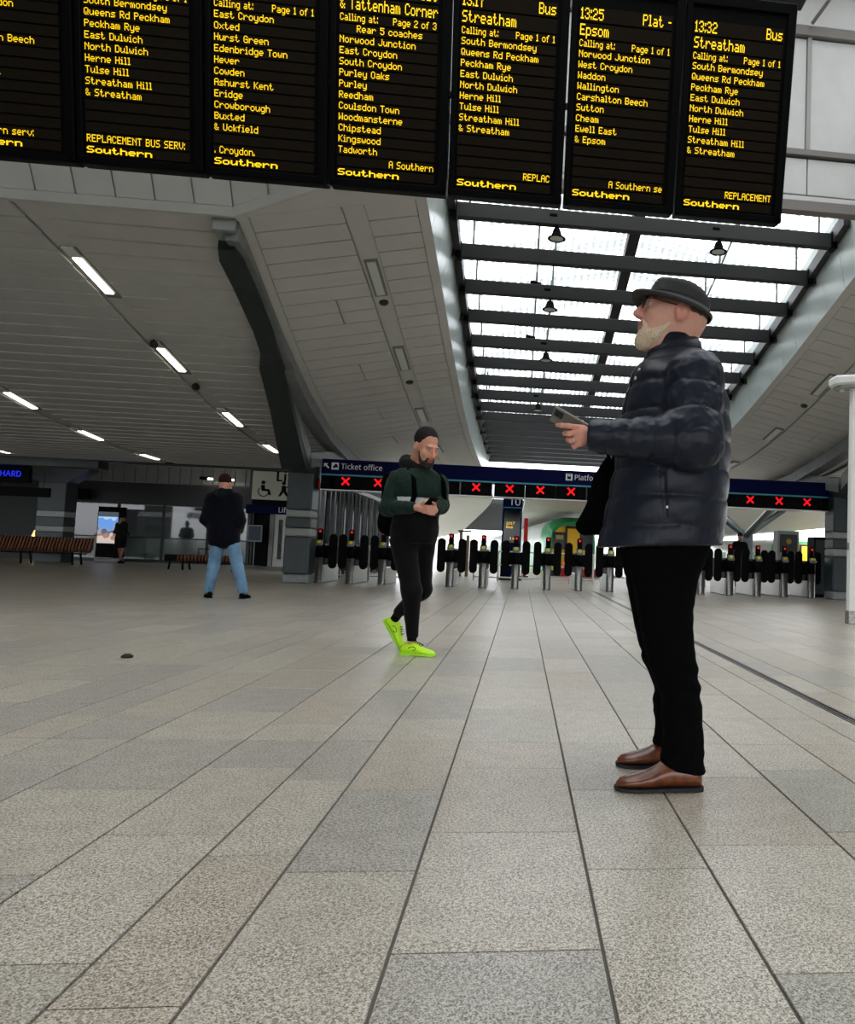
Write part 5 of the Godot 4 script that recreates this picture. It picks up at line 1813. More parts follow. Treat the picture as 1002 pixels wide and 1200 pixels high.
func man_in_hat() -> void:
	var man := thing("person", "person in a dark hat and navy puffer jacket looking up, phone in hand", "person", Vector3(0.53, 0, -2.82))
	# --- jacket
	var near_arm := [Vector3(0.055, 1.452, 0.200), Vector3(0.042, 1.212, 0.272), Vector3(-0.315, 1.224, 0.200)]
	var far_arm := [Vector3(0.050, 1.462, -0.195), Vector3(0.045, 1.215, -0.255), Vector3(-0.150, 1.265, -0.170)]
	var tab := func(t: Array, lo: float, hi: float, n: int) -> PackedFloat32Array:
		var o := PackedFloat32Array()
		for i in n + 1: o.append(table(t, lo + (hi - lo) * i / n))
		return o
	var jf: PackedFloat32Array = tab.call(J_FRONT, 0.8, 1.7, 180)
	var jb: PackedFloat32Array = tab.call(J_BACK, 0.8, 1.7, 180)
	var jw: PackedFloat32Array = tab.call(J_WIDE, 0.8, 1.7, 180)
	var torso := func(p: Vector3) -> float:
		var i := clampi(int((p.y - 0.8) * 200.0), 0, 179)
		var u := clampf((p.y - 0.8) * 200.0 - i, 0.0, 1.0)
		var f := lerpf(jf[i], jf[i + 1], u)
		var b := lerpf(jb[i], jb[i + 1], u)
		var w := lerpf(jw[i], jw[i + 1], u)
		var a := (b - f) / 2.0
		var k := Vector2((p.x - (f + b) / 2.0) / a, p.z / w).length()
		var d := (k - 1.0) * minf(a, w) * (1.0 if k < 1.4 else 0.9)
		if absf(d) < 0.06:
			var s := 0.0
			for q in SEAMS.size() - 1:
				if p.y >= SEAMS[q] and p.y < SEAMS[q + 1]:
					s = puff((p.y + 0.012 * wobble(Vector3(p.x, 0, p.z), 30.0) - SEAMS[q]) / (SEAMS[q + 1] - SEAMS[q]))
			d -= 0.0130 * s - 0.0105
			d += 0.0022 * wobble(Vector3(p.x * 0.8, p.y * 1.6, p.z * 0.8), 110.0) + 0.0042 * (1.15 - s) * wobble(Vector3(p.x * 3.0, p.y * 0.7, p.z * 3.0), 220.0)
			# front placket and pocket, both stitched in
			var fz := p.z - 0.045
			if p.x < 0.0: d += 0.008 * exp(-fz * fz / 0.00005)
			if p.z > 0.0 and p.y > 0.94 and p.y < 1.12:
				var px := p.x + 0.045 + (p.y - 1.0) * 0.10
				d += 0.010 * exp(-px * px / 0.00006)
		return maxf(d, maxf(0.852 + 0.05 * (p.x + 0.02) - p.y, p.y - 1.66))
	var sleeve := func(p: Vector3, arm: Array) -> float:
		var d := 1e3
		for seg in 2:
			var a: Vector3 = arm[seg]
			var b: Vector3 = arm[seg + 1]
			var ba := b - a
			var t := (p - a).dot(ba) / ba.length_squared()
			var h := clampf(t, 0.0, 1.0)
			var r := lerpf(0.104, 0.100, h) if seg == 0 else lerpf(0.100, 0.055, pow(h, 0.8))
			var e := (p - a - ba * h).length() - r
			if absf(e) < 0.06:
				var along := h * ba.length() / (0.092 if seg == 0 else 0.076) + (0.35 if seg == 0 else 0.15)
				e -= 0.0125 * puff(along + 0.12 * wobble(p, 45.0)) - 0.010
				e += 0.0035 * wobble(Vector3(p.x, p.y, p.z), 120.0) + 0.0034 * wobble(p, 330.0)
			if seg == 1: e = maxf(e, (t - 1.0) * ba.length())
			d = smin(d, e, 0.035)
		return d
	var jacket := func(p: Vector3) -> float:
		var d: float = torso.call(p)
		if p.z > 0.06: d = smin(d, sleeve.call(p, near_arm), 0.014)
		elif p.z < -0.06: d = smin(d, sleeve.call(p, far_arm), 0.030)
		return d
	var navy := mat("jacket_navy", Color(0.085, 0.105, 0.15), 0.42)
	navy.metallic_specular = 0.35
	var acc := blank()
	nets(acc, jacket, Vector3(-0.36, 0.82, -0.38), Vector3(0.30, 1.70, 0.38), 0.0078)
	var jk := part(man, "jacket", finish(acc), navy)
	# stand collar, open at the throat
	var cf := func(outer: float, lift: float) -> Array:
		var ring := []
		for k in 25:
			var a := deg_to_rad(24.0 + 312.0 * k / 24.0)
			var back := 0.5 - 0.5 * cos(a)
			var x := 0.022 - cos(a) * (0.078 + outer)
			var z := sin(a) * (0.080 + outer)
			ring.append(Vector3(x + 0.006 - lift * 0.012 - 0.020 * (1.0 - back), 1.530 + 0.040 * back + lift * (0.058 + 0.026 * back), z))
		return ring
	var cs := begin()
	var rows := [cf.call(0.022, 0.0), cf.call(0.027, 0.35), cf.call(0.022, 0.8), cf.call(0.012, 1.0), cf.call(0.002, 0.95), cf.call(0.0, 0.4)]
	skin(cs, rows, false, false)
	part(jk, "collar", done(cs), navy)
	# inner black layer at the throat
	var inner := []
	for row in [[0.068, 1.54], [0.070, 1.585], [0.066, 1.62]]:
		var r := []
		for k in 20:
			var a := -TAU * k / 20
			r.append(Vector3(0.012 + cos(a) * row[0] + (1.62 - row[1]) * -0.2, row[1] + 0.03 * cos(a), sin(a) * row[0]))
		inner.append(r)
	var ist := begin()
	skin(ist, inner, false)
	part(man, "inner_collar", done(ist), mats.black)
	# studs, pocket stud and sleeve badge, set on the cloth
	var on_cloth := func(p: Vector3, dir: Vector3) -> Vector3:
		for k in 200:
			if jacket.call(p) < 0.0: break
			p += dir * 0.002
		return p
	var fdir := Vector3(0.75, -0.1, -0.65).normalized()
	for s in [Vector3(-0.30, 1.520, 0.24), Vector3(-0.32, 1.490, 0.24)]:
		part(jk, "snap_stud", lathe_mesh([[0.001, 0.0], [0.0065, 0.0], [0.006, 0.003], [0.001, 0.004]], 12), mats.steel_light, Transform3D(Basis(Quaternion(Vector3.UP, -fdir)), on_cloth.call(s, fdir)))
	part(jk, "pocket_stud", lathe_mesh([[0.001, 0.0], [0.0055, 0.0], [0.005, 0.003], [0.001, 0.004]], 12), mats.white_print, T(on_cloth.call(Vector3(-0.036, 0.985, 0.40), Vector3(0, 0, -1)), Vector3(PI / 2, 0, 0)))
	var bd := []
	for k in 21:
		var a := TAU * k / 20
		bd.append(Vector3(cos(a) * 0.017, sin(a) * 0.017, 0))
	var badge := part(jk, "sleeve_badge", tube_mesh(bd, 0.0018, 5), mat("badge_navy", Color(0.10, 0.115, 0.15), 0.6), T(on_cloth.call(Vector3(0.060, 1.322, 0.45), Vector3(0, 0, -1)) + Vector3(0, 0, 0.002), Vector3(-0.12, 0.1, 0)))
	part(badge, "badge_emblem", prism_mesh(PackedVector2Array([Vector2(-0.008, -0.007), Vector2(0.008, -0.007), Vector2(0.004, 0.002), Vector2(0.0, 0.009), Vector2(-0.004, 0.002)]), 0.002), mats.badge_navy)
	# --- trousers
	var lf: PackedFloat32Array = tab.call(LEG_F, 0.0, 0.96, 192)
	var lb: PackedFloat32Array = tab.call(LEG_B, 0.0, 0.96, 192)
	var leg := func(p: Vector3, s: float) -> float:
		var i := clampi(int(p.y * 200.0), 0, 191)
		var u := clampf(p.y * 200.0 - i, 0.0, 1.0)
		var f := lerpf(lf[i], lf[i + 1], u)
		var b := lerpf(lb[i], lb[i + 1], u)
		var up := clampf(p.y / 0.85, 0.0, 1.0)
		var cz := s * lerpf(0.140, 0.085, up)
		var w := lerpf(0.066, 0.098, up)
		var off := 0.0 if s > 0 else 0.022 * (1.0 - up)
		var a := (b - f) / 2.0
		var k := Vector2((p.x - off - (f + b) / 2.0) / a, (p.z - cz) / w).length()
		var d := (k - 1.0) * minf(a, w)
		if absf(d) < 0.05:
			d += 0.004 * wobble(Vector3(p.x * 0.7, p.y * 1.5, p.z * 0.7), 130.0)
			if p.y < 0.22: d += 0.004 * sin(p.y * 105.0 + p.x * 30.0) * (0.22 - p.y) / 0.22
			if p.y > 0.28 and p.y < 0.46: d += 0.0035 * sin(p.y * 90.0 + p.x * 35.0)
		var hem := 0.066 - 0.16 * (p.x - 0.06) if s > 0 else 0.080 - 0.16 * (p.x - 0.06)
		return maxf(d, maxf(hem - p.y, p.y - 0.95))
	var pants := func(p: Vector3) -> float:
		return smin(leg.call(p, 1.0), leg.call(p, -1.0), 0.02)
	var tr := blank()
	nets(tr, pants, Vector3(-0.22, 0.02, -0.24), Vector3(0.23, 0.97, 0.24), 0.0105)
	var tb := mat("trouser_black", Color(0.022, 0.023, 0.026), 0.9)
	tb.metallic_specular = 0.15
	part(man, "trousers", finish(tr), tb)
	# --- shoes
	var tan_ := mat("shoe_leather", Color(0.52, 0.29, 0.17), 0.32)
	triplanar(tan_, noise_tex(31, 0.03, 0.55, 1.0), 0.35, false)
	tan_.clearcoat_enabled = true
	tan_.clearcoat = 0.3
	tan_.clearcoat_roughness = 0.3
	var rubber := mat("shoe_sole", Color(0.05, 0.047, 0.045), 0.7)
	shoe(man, "shoe", T(Vector3(-0.018, 0.0, 0.145), Vector3(0, 0.03, 0)), 0.305, tan_, rubber)
	shoe(man, "shoe", T(Vector3(0.022, 0.0, -0.150), Vector3(0, -0.05, 0)), 0.300, tan_, rubber)
	# --- body: head, neck, hands, and the frame inside the clothes, one surface
	var hx := Transform3D(Basis(Vector3(0, 0, 1), Vector3(0.259, 0.966, 0), Vector3(-0.966, 0.259, 0)), Vector3(0.025, 1.748, 0))
	hx.basis = Basis(hx.basis.y.cross(hx.basis.z).normalized(), hx.basis.y, hx.basis.z).scaled_local(Vector3(1.08, 1.08, 1.08))
	var skin_c := lin(Color(0.80, 0.60, 0.52))
	var lip_c := lin(Color(0.68, 0.45, 0.40))
	var body := blank()
	var hp := head_prims()
	hp[0] = [1, Vector3(0, 0.005, -0.005), Vector3(0.077, 0.074, 0.100)]
	hp.append([0, Vector3(0, -0.02, -0.035), Vector3(0, -0.20, -0.045), 0.058, 0.060, 0.05])
	hp.append([0, Vector3(0, -0.11, 0.03), Vector3(0, -0.20, -0.02), 0.040, 0.050, 0.04])
	blob(hp, 0.022, 0.0043, func(p): return head_color(p, skin_c, lip_c, lin(Color(0.20, 0.26, 0.30))), hx, body)
	# left hand, closed round the phone
	var w := Vector3(-0.300, 1.226, 0.198)
	var hand := [[0, w, Vector3(-0.330, 1.226, 0.200), 0.026, 0.027], [1, Vector3(-0.338, 1.238, 0.196), Vector3(0.026, 0.026, 0.020)], [1, Vector3(-0.340, 1.212, 0.196), Vector3(0.024, 0.026, 0.019)]]
	hand += finger([Vector3(-0.318, 1.250, 0.182), Vector3(-0.340, 1.272, 0.172), Vector3(-0.362, 1.282, 0.164), Vector3(-0.382, 1.285, 0.158)], 0.0125, 0.0085)
	hand += finger([Vector3(-0.352, 1.252, 0.205), Vector3(-0.386, 1.254, 0.206), Vector3(-0.410, 1.257, 0.196), Vector3(-0.424, 1.260, 0.178)], 0.0100, 0.0075)
	hand += finger([Vector3(-0.354, 1.234, 0.208), Vector3(-0.384, 1.228, 0.204), Vector3(-0.396, 1.232, 0.182), Vector3(-0.392, 1.242, 0.160)], 0.0102, 0.0078)
	hand += finger([Vector3(-0.350, 1.214, 0.206), Vector3(-0.376, 1.205, 0.198), Vector3(-0.384, 1.212, 0.174), Vector3(-0.378, 1.226, 0.156)], 0.0098, 0.0075)
	hand += finger([Vector3(-0.342, 1.196, 0.202), Vector3(-0.362, 1.186, 0.190), Vector3(-0.366, 1.194, 0.168), Vector3(-0.360, 1.208, 0.154)], 0.0088, 0.0066)
	var hand_c := lin(Color(0.79, 0.56, 0.48))
	var hcol := func(p: Vector3) -> Color:
		var n := wobble(p, 600.0) * 0.10
		return Color(hand_c.r * (1 + n), hand_c.g * (1 + n), hand_c.b * (1 + n))
	blob(hand, 0.010, 0.0030, hcol, Transform3D.IDENTITY, body)
	# right hand, a fist round the bag's strap
	var w2 := Vector3(-0.140, 1.265, -0.170)
	var fo := Vector3(0.040, 0.020, -0.010)
	var fist := [[0, w2, Vector3(-0.220, 1.245, -0.156) + fo, 0.026, 0.030], [1, Vector3(-0.237, 1.243, -0.156) + fo, Vector3(0.026, 0.036, 0.024)]]
	for k in 4:
		var y := 1.270 - 0.018 * k
		fist += finger([Vector3(-0.247, y, -0.175) + fo, Vector3(-0.269, y, -0.168) + fo, Vector3(-0.271, y, -0.144) + fo, Vector3(-0.251, y, -0.136) + fo], 0.0098, 0.0080)
	fist += finger([Vector3(-0.227, 1.270, -0.142) + fo, Vector3(-0.250, 1.281, -0.134) + fo, Vector3(-0.267, 1.277, -0.130) + fo], 0.0115, 0.0088)
	blob(fist, 0.010, 0.0040, hcol, Transform3D.IDENTITY, body)
	var core := [[0, Vector3(0.03, 1.60, 0), Vector3(0.03, 1.46, 0), 0.055, 0.09], [0, Vector3(0.03, 1.42, -0.13), Vector3(0.03, 1.42, 0.13), 0.07, 0.07], [0, Vector3(0.03, 1.42, 0), Vector3(0.0, 0.95, 0), 0.12, 0.13],
		[0, near_arm[0], near_arm[1], 0.045, 0.04], [0, near_arm[1], w, 0.04, 0.026], [0, far_arm[0], far_arm[1], 0.045, 0.04], [0, far_arm[1], w2, 0.04, 0.026],
		[0, Vector3(0.0, 0.92, 0.08), Vector3(0.02, 0.48, 0.10), 0.075, 0.05], [0, Vector3(0.02, 0.48, 0.10), Vector3(0.07, 0.08, 0.14), 0.05, 0.035], [0, Vector3(0.0, 0.92, -0.08), Vector3(0.03, 0.48, -0.10), 0.075, 0.05], [0, Vector3(0.03, 0.48, -0.10), Vector3(0.09, 0.08, -0.145), 0.05, 0.035]]
	blob(core, 0.04, 0.035, func(p): return skin_c, Transform3D.IDENTITY, body)
	part(man, "body", finish(body), tinted("skin", 0.5))
	# ring
	var rg := []
	for k in 15:
		var a := TAU * k / 14
		rg.append(Vector3(-0.366, 1.2085 + cos(a) * 0.0108, 0.2015 + sin(a) * 0.0108))
	part(man, "ring", tube_mesh(rg, 0.0018, 6), mats.steel_light)
	# --- beard, hair, hat, glasses: in the head's axes
	var beard := [[1, Vector3(0, -0.116, 0.062), Vector3(0.054, 0.042, 0.052)], [1, Vector3(0, -0.140, 0.086), Vector3(0.034, 0.028, 0.030)], [0, Vector3(0.0525, -0.050, 0.012), Vector3(0.044, -0.114, 0.058), 0.0085, 0.020], [0, Vector3(-0.0525, -0.050, 0.012), Vector3(-0.044, -0.114, 0.058), 0.0085, 0.020],
		[0, Vector3(-0.024, -0.070, 0.112), Vector3(0.024, -0.070, 0.112), 0.004, 0.004], [0, Vector3(-0.030, -0.082, 0.098), Vector3(-0.034, -0.118, 0.090), 0.007, 0.011], [0, Vector3(0.030, -0.082, 0.098), Vector3(0.034, -0.118, 0.090), 0.007, 0.011],
		[2, Vector3(0, -0.087, 0.124), Vector3(0.028, 0.013, 0.026), 0.006]]
	var bc := lin(Color(0.80, 0.72, 0.61))
	var bcol := func(p: Vector3) -> Color:
		var n := 1.0 + 0.35 * wobble(Vector3(p.x * 2.2, p.y * 0.5, p.z * 2.2), 900.0)
		return Color(bc.r * n, bc.g * n, bc.b * n)
	var bf := func(p: Vector3) -> float:
		var d := field(beard, 0.02, p)
		if absf(d) < 0.03: d += 0.0024 * wobble(Vector3(p.x * 2.0, p.y * 0.5, p.z * 2.0), 1100.0)
		return d
	var ba := blank()
	nets(ba, bf, Vector3(-0.09, -0.19, 0.0), Vector3(0.09, -0.03, 0.14), 0.0034, bcol, hx)
	part(man, "beard", finish(ba), tinted("beard_hair", 0.8))
	var hair := [[1, Vector3(0, 0.008, -0.022), Vector3(0.080, 0.076, 0.089)], [2, Vector3(0, -0.02, 0.10), Vector3(0.12, 0.2, 0.105), 0.01], [2, Vector3(0, -0.155, -0.02), Vector3(0.14, 0.075, 0.14), 0.01]]
	var hc := lin(Color(0.42, 0.37, 0.33))
	var ha := blob(hair, 0.01, 0.005, func(p): return hc * (1.0 + 0.3 * wobble(p, 700.0)), hx, null, 0.002, 500.0)
	part(man, "hair", finish(ha), tinted("short_hair", 0.8))
	var felt := mat("hat_felt", Color(0.135, 0.13, 0.12), 0.85)
	felt.rim_enabled = true
	felt.rim = 0.3
	var hat_rows := [[0.094, 0.112, 0.03, 0.01, 0], [0.106, 0.126, 0.016, 0.018, 0.006], [0.12, 0.141, 0.008, 0.03, 0.014], [0.127, 0.149, 0.01, 0.036, 0.018], [0.13, 0.151, 0.018, 0.037, 0.018], [0.127, 0.148, 0.025, 0.036, 0.017], [0.112, 0.132, 0.026, 0.022, 0.008], [0.094, 0.112, 0.032, 0.014, 0], [0.09, 0.108, 0.058, 0.014, 0], [0.087, 0.104, 0.08, 0.018, 0], [0.081, 0.096, 0.093, 0.024, 0], [0.07, 0.083, 0.101, 0.028, 0], [0.045, 0.055, 0.102, 0.03, 0], [0.015, 0.02, 0.099, 0.03, 0], [0.001, 0.001, 0.098, 0.03, 0]]
	var hst := begin()
	var hrings := []
	for row in hat_rows:
		var r := []
		for k in 40:
			var a := TAU * k / 40
			var droop: float = -row[4] * (absf(sin(a)) * 0.9 - 0.15)
			var dent := 0.0
			if row[2] > 0.075:
				dent = 0.012 * exp(-pow(sin(a) * row[0] / 0.04, 2.0)) * (0.65 - 0.35 * cos(a)) + 0.006 * pow(maxf(0.0, sin(absf(wrapf(a, -PI, PI)) * 1.6)), 2.0)
			r.append(hx * Vector3(sin(a) * row[0], row[2] + droop - dent, 0.010 + (row[3] - 0.010) + cos(a) * row[1] - 0.012))
		hrings.append(r)
	skin(hst, hrings, false)
	var hat := part(man, "hat", done(hst), felt)
	var bst := begin()
	var brs := []
	for y in [[0.040, 0.0945, 0.1125], [0.066, 0.0915, 0.1095]]:
		var r := []
		for k in 36:
			var a := TAU * k / 36
			r.append(hx * Vector3(sin(a) * y[1], y[0], 0.004 + cos(a) * y[2]))
		brs.append(r)
	skin(bst, brs, false)
	part(hat, "hat_band", done(bst), mat("hat_band", Color(0.09, 0.088, 0.085), 0.6))
	part(hat, "badge", lathe_mesh([[0.001, 0.0], [0.006, 0.0], [0.005, 0.003], [0.001, 0.004]], 12), mats.stone_panel, Transform3D(hx.basis * Basis.from_euler(Vector3(PI / 2 - 0.3, 0.5, 0)), hx * Vector3(0.042, 0.070, 0.106)))
	var gl := Node3D.new()
	gl.name = "glasses"
	man.add_child(gl)
	var frame := mat("glasses_frame", Color(0.07, 0.06, 0.06), 0.3)
	for s in [-1.0, 1.0]:
		var rim := []
		for k in 21:
			var a := TAU * k / 20
			rim.append(hx * Vector3(s * 0.033 + cos(a) * 0.024, -0.012 + sin(a) * 0.020, 0.126 - 0.10 * absf(0.0 + cos(a) * s * 0.024 + 0.0) * (1.0 if cos(a) * s > 0 else 0.0)))
		part(gl, "rim", tube_mesh(rim, 0.0027, 6), frame)
		part(gl, "temple", tube_mesh([hx * Vector3(s * 0.057, -0.006, 0.122), hx * Vector3(s * 0.074, -0.004, 0.105), hx * Vector3(s * 0.081, 0.000, 0.015), hx * Vector3(s * 0.080, -0.020, -0.012)], 0.0022, 6), frame)
		var ls := begin()
		var lr := []
		for k in 20:
			var a := TAU * k / 20
			lr.append(hx * Vector3(s * 0.033 + cos(a) * 0.023, -0.012 + sin(a) * 0.019, 0.1255))
		face(ls, lr, hx.basis.z)
		part(gl, "lens", done(ls), glass("lens_glass", Color(0.5, 0.55, 0.55), 0.16))
	part(gl, "bridge", tube_mesh([hx * Vector3(-0.010, -0.006, 0.128), hx * Vector3(0.0, -0.001, 0.131), hx * Vector3(0.010, -0.006, 0.128)], 0.002, 6), frame)
	# --- phone and bag
	var ph := thing("phone", "grey smartphone held by the person in the hat", "phone", Vector3(0.53, 0, -2.82) + Vector3(-0.378, 1.271, 0.172))
	var lg := Vector3(-0.88, 0.46, -0.05).normalized()
	var nn := Vector3(0.25, 0.72, -0.62)
	nn = (nn - lg * nn.dot(lg)).normalized()
	ph.basis = Basis(lg.cross(nn) * -1.0, lg, nn)
	ph.basis = Basis(lg.cross(nn), lg, nn)
	part(ph, "case", box(Vector3(0.072, 0.146, 0.009), 0.003), mat("phone_case", Color(0.40, 0.39, 0.35), 0.35))
	part(ph, "screen", box(Vector3(0.066, 0.138, 0.001)), mats.black_gloss, T(Vector3(0, 0, 0.0048)))
	var isl := part(ph, "camera_island", box(Vector3(0.032, 0.034, 0.003), 0.0012), mat("phone_dark", Color(0.12, 0.12, 0.12), 0.3), T(Vector3(-0.014, 0.050, -0.0055)))
	for q in [[-0.007, 0.007], [0.007, 0.007], [-0.007, -0.007]]:
		part(isl, "camera_lens", lathe_mesh([[0.001, 0.0], [0.006, 0.0], [0.006, 0.002], [0.001, 0.002]], 12), mats.black_gloss, T(Vector3(q[0], q[1], -0.0015), Vector3(-PI / 2, 0, 0)))
	var bag := thing("bag", "soft black bag hanging from the far arm of the person in the hat", "bag", Vector3(0.53, 0, -2.82))
	var bp := [[0, Vector3(-0.205, 1.19, -0.14), Vector3(-0.238, 1.09, -0.135), 0.014, 0.024], [0, Vector3(-0.238, 1.09, -0.135), Vector3(-0.288, 0.925, -0.13), 0.024, 0.030], [0, Vector3(-0.195, 1.16, -0.14), Vector3(-0.185, 0.94, -0.13), 0.02, 0.045], [0, Vector3(-0.282, 0.925, -0.13), Vector3(-0.19, 0.925, -0.13), 0.034, 0.034], [0, Vector3(-0.215, 1.12, -0.137), Vector3(-0.235, 0.95, -0.13), 0.024, 0.04]]
	var bacc := blob(bp, 0.03, 0.008, null, Transform3D.IDENTITY, null, 0.006, 90.0)
	part(bag, "pouch", finish(bacc), mats.bag_black)
	part(bag, "strap", tube_mesh([Vector3(-0.205, 1.18, -0.140), Vector3(-0.205, 1.24, -0.155), Vector3(-0.210, 1.280, -0.166), Vector3(-0.195, 1.312, -0.170), Vector3(-0.170, 1.28, -0.172), Vector3(-0.185, 1.17, -0.15)], 0.008, 6), mats.bag_black)

# ---------------------------------------------------------------- the walking man
func aim(forward: Vector3, up := Vector3.UP) -> Basis:
	var z := forward.normalized()
	var x := up.cross(z).normalized()
	return Basis(x, z.cross(x), z)

func walking_man() -> void:
	var man := thing("person", "person walking in a dark green hoodie with a pale band and neon yellow trainers", "person", Vector3(-0.82, 0, -6.15))
	var hd := Transform3D(aim(Vector3(0.60, -0.34, 0.72)).scaled_local(Vector3.ONE * 1.06), Vector3(0.030, 1.640, 0.045))
	var skin_c := lin(Color(0.76, 0.55, 0.46))
	var lip_c := lin(Color(0.58, 0.33, 0.29))
	var body := blank()
	var hp := head_prims()
	hp.append([0, Vector3(0, -0.03, -0.03), Vector3(0, -0.20, -0.09), 0.054, 0.058, 0.05])
	blob(hp, 0.022, 0.0062, func(p): return head_color(p, skin_c, lip_c, lin(Color(0.12, 0.08, 0.06))), hd, body)
	var sr := Vector3(-0.165, 1.355, 0.085)
	var sl := Vector3(0.135, 1.355, -0.075)
	var er := Vector3(-0.225, 1.135, 0.10)
	var el := Vector3(0.165, 1.175, 0.03)
	var wr := Vector3(-0.005, 1.135, 0.265)
	var wl := Vector3(0.150, 1.120, 0.235)
	var hcol := func(p: Vector3) -> Color: return skin_c * (1.0 + 0.08 * wobble(p, 500.0))
	# both hands round the phone
	var h1 := [[0, wr, Vector3(0.035, 1.135, 0.285), 0.025, 0.028], [1, Vector3(0.050, 1.132, 0.290), Vector3(0.034, 0.034, 0.022)]]
	for k in 4:
		var y := 1.150 - 0.017 * k
		h1 += finger([Vector3(0.070, y, 0.300), Vector3(0.098, y - 0.004, 0.318), Vector3(0.120, y - 0.004, 0.315), Vector3(0.134, y + 0.003, 0.300)], 0.0098, 0.0078)
	h1 += finger([Vector3(0.045, 1.158, 0.298), Vector3(0.072, 1.176, 0.312), Vector3(0.098, 1.178, 0.318)], 0.0115, 0.0085)
	blob(h1, 0.010, 0.0042, hcol, Transform3D.IDENTITY, body)
	var h2 := [[0, wl, Vector3(0.148, 1.120, 0.262), 0.024, 0.027], [1, Vector3(0.142, 1.122, 0.280), Vector3(0.026, 0.034, 0.028)]]
	for k in 4:
		var y := 1.140 - 0.017 * k
		h2 += finger([Vector3(0.150, y, 0.292), Vector3(0.146, y - 0.003, 0.316), Vector3(0.126, y - 0.003, 0.326), Vector3(0.106, y, 0.328)], 0.0098, 0.0078)
	h2 += finger([Vector3(0.155, 1.145, 0.280), Vector3(0.152, 1.168, 0.300), Vector3(0.138, 1.178, 0.312)], 0.0115, 0.0085)
	blob(h2, 0.010, 0.0042, hcol, Transform3D.IDENTITY, body)
	var hipr := Vector3(-0.105, 0.90, 0.05)
	var hipl := Vector3(0.035, 0.90, -0.05)
	var knr := Vector3(-0.010, 0.50, 0.13)
	var knl := Vector3(0.045, 0.50, -0.05)
	var anr := Vector3(0.005, 0.10, 0.09)
	var anl := Vector3(-0.185, 0.27, -0.27)
	var core := [[0, Vector3(-0.005, 1.50, 0.0), Vector3(-0.01, 1.38, 0.0), 0.05, 0.08], [0, sr, sl, 0.06, 0.06], [0, Vector3(-0.01, 1.36, 0), Vector3(-0.035, 0.92, 0), 0.10, 0.11], [0, sr, er, 0.04, 0.036], [0, er, wr, 0.036, 0.025], [0, sl, el, 0.04, 0.036], [0, el, wl, 0.036, 0.024],
		[0, hipr, knr, 0.06, 0.045], [0, knr, anr, 0.045, 0.032], [0, hipl, knl, 0.06, 0.045], [0, knl, anl, 0.045, 0.032]]
	blob(core, 0.04, 0.036, func(p): return skin_c, Transform3D.IDENTITY, body)
	part(man, "body", finish(body), tinted("skin", 0.5))
	# hair and stubble
	var hair := [[1, Vector3(0, 0.050, -0.014), Vector3(0.083, 0.096, 0.102)], [2, Vector3(0, -0.015, 0.125), Vector3(0.068, 0.072, 0.075), 0.012], [2, Vector3(0.07, -0.05, 0.06), Vector3(0.05, 0.075, 0.075), 0.012], [2, Vector3(-0.07, -0.05, 0.06), Vector3(0.05, 0.075, 0.075), 0.012], [2, Vector3(0, -0.13, -0.02), Vector3(0.14, 0.085, 0.14), 0.012]]
	var hc := lin(Color(0.115, 0.105, 0.10))
	part(man, "hair", finish(blob(hair, 0.01, 0.006, func(p): return hc * (1.0 + 0.4 * wobble(p, 600.0)), hd, null, 0.003, 400.0)), tinted("short_hair", 0.8))
	var beard := [[1, Vector3(0, -0.110, 0.064), Vector3(0.0525, 0.041, 0.0515)], [0, Vector3(0.0555, -0.045, 0.030), Vector3(0.047, -0.105, 0.062), 0.012, 0.017], [0, Vector3(-0.0555, -0.045, 0.030), Vector3(-0.047, -0.105, 0.062), 0.012, 0.017], [1, Vector3(0, -0.129, 0.094), Vector3(0.024, 0.021, 0.0205)],
		[0, Vector3(-0.024, -0.070, 0.109), Vector3(0.024, -0.070, 0.109), 0.005, 0.005], [0, Vector3(-0.028, -0.074, 0.102), Vector3(-0.03, -0.115, 0.092), 0.007, 0.009], [0, Vector3(0.028, -0.074, 0.102), Vector3(0.03, -0.115, 0.092), 0.007, 0.009], [2, Vector3(0, -0.089, 0.126), Vector3(0.02, 0.010, 0.018), 0.006]]
	part(man, "beard", finish(blob(beard, 0.015, 0.0052, func(p): return lin(Color(0.22, 0.185, 0.165)) * (1.0 + 0.5 * wobble(p, 700.0)), hd, null, 0.001, 600.0)), tinted("beard_hair", 0.8))
	# hoodie: body, sleeves, hood
	var green := lin(Color(0.085, 0.15, 0.115))
	var black := lin(Color(0.02, 0.021, 0.023))
	var pale := lin(Color(0.80, 0.81, 0.79))
	var tor := [[0, sr * 0.8 + Vector3(0, 0.27, 0), sl * 0.8 + Vector3(0, 0.27, 0), 0.085, 0.08], [0, Vector3(-0.06, 1.27, 0.04), Vector3(0.055, 1.27, -0.02), 0.128, 0.128], [0, Vector3(-0.08, 0.95, 0.03), Vector3(0.025, 0.95, -0.02), 0.115, 0.115], [0, Vector3(-0.10, 1.33, 0.05), Vector3(-0.08, 0.90, 0.03), 0.105, 0.110], [0, Vector3(0.075, 1.33, -0.04), Vector3(0.02, 0.90, -0.02), 0.105, 0.110], [0, Vector3(-0.01, 1.42, 0.0), Vector3(-0.03, 0.9, 0.0), 0.085, 0.115]]
	var tcol := func(p: Vector3) -> Color:
		var n := 1.0 + 0.12 * wobble(p, 200.0)
		var y := p.y + 0.02 * p.x
		return (green if y > 1.218 else (pale if y > 1.160 else black)) * n
	var tf := func(p: Vector3) -> float:
		var d := field(tor, 0.07, p)
		if absf(d) < 0.05: d += 0.007 * wobble(p, 70.0)
		return maxf(d, 0.865 - p.y)
	var ta := blank()
	nets(ta, tf, Vector3(-0.28, 0.84, -0.24), Vector3(0.26, 1.54, 0.26), 0.0095, tcol)
	var cloth := tinted("cloth", 0.9, 0.1)
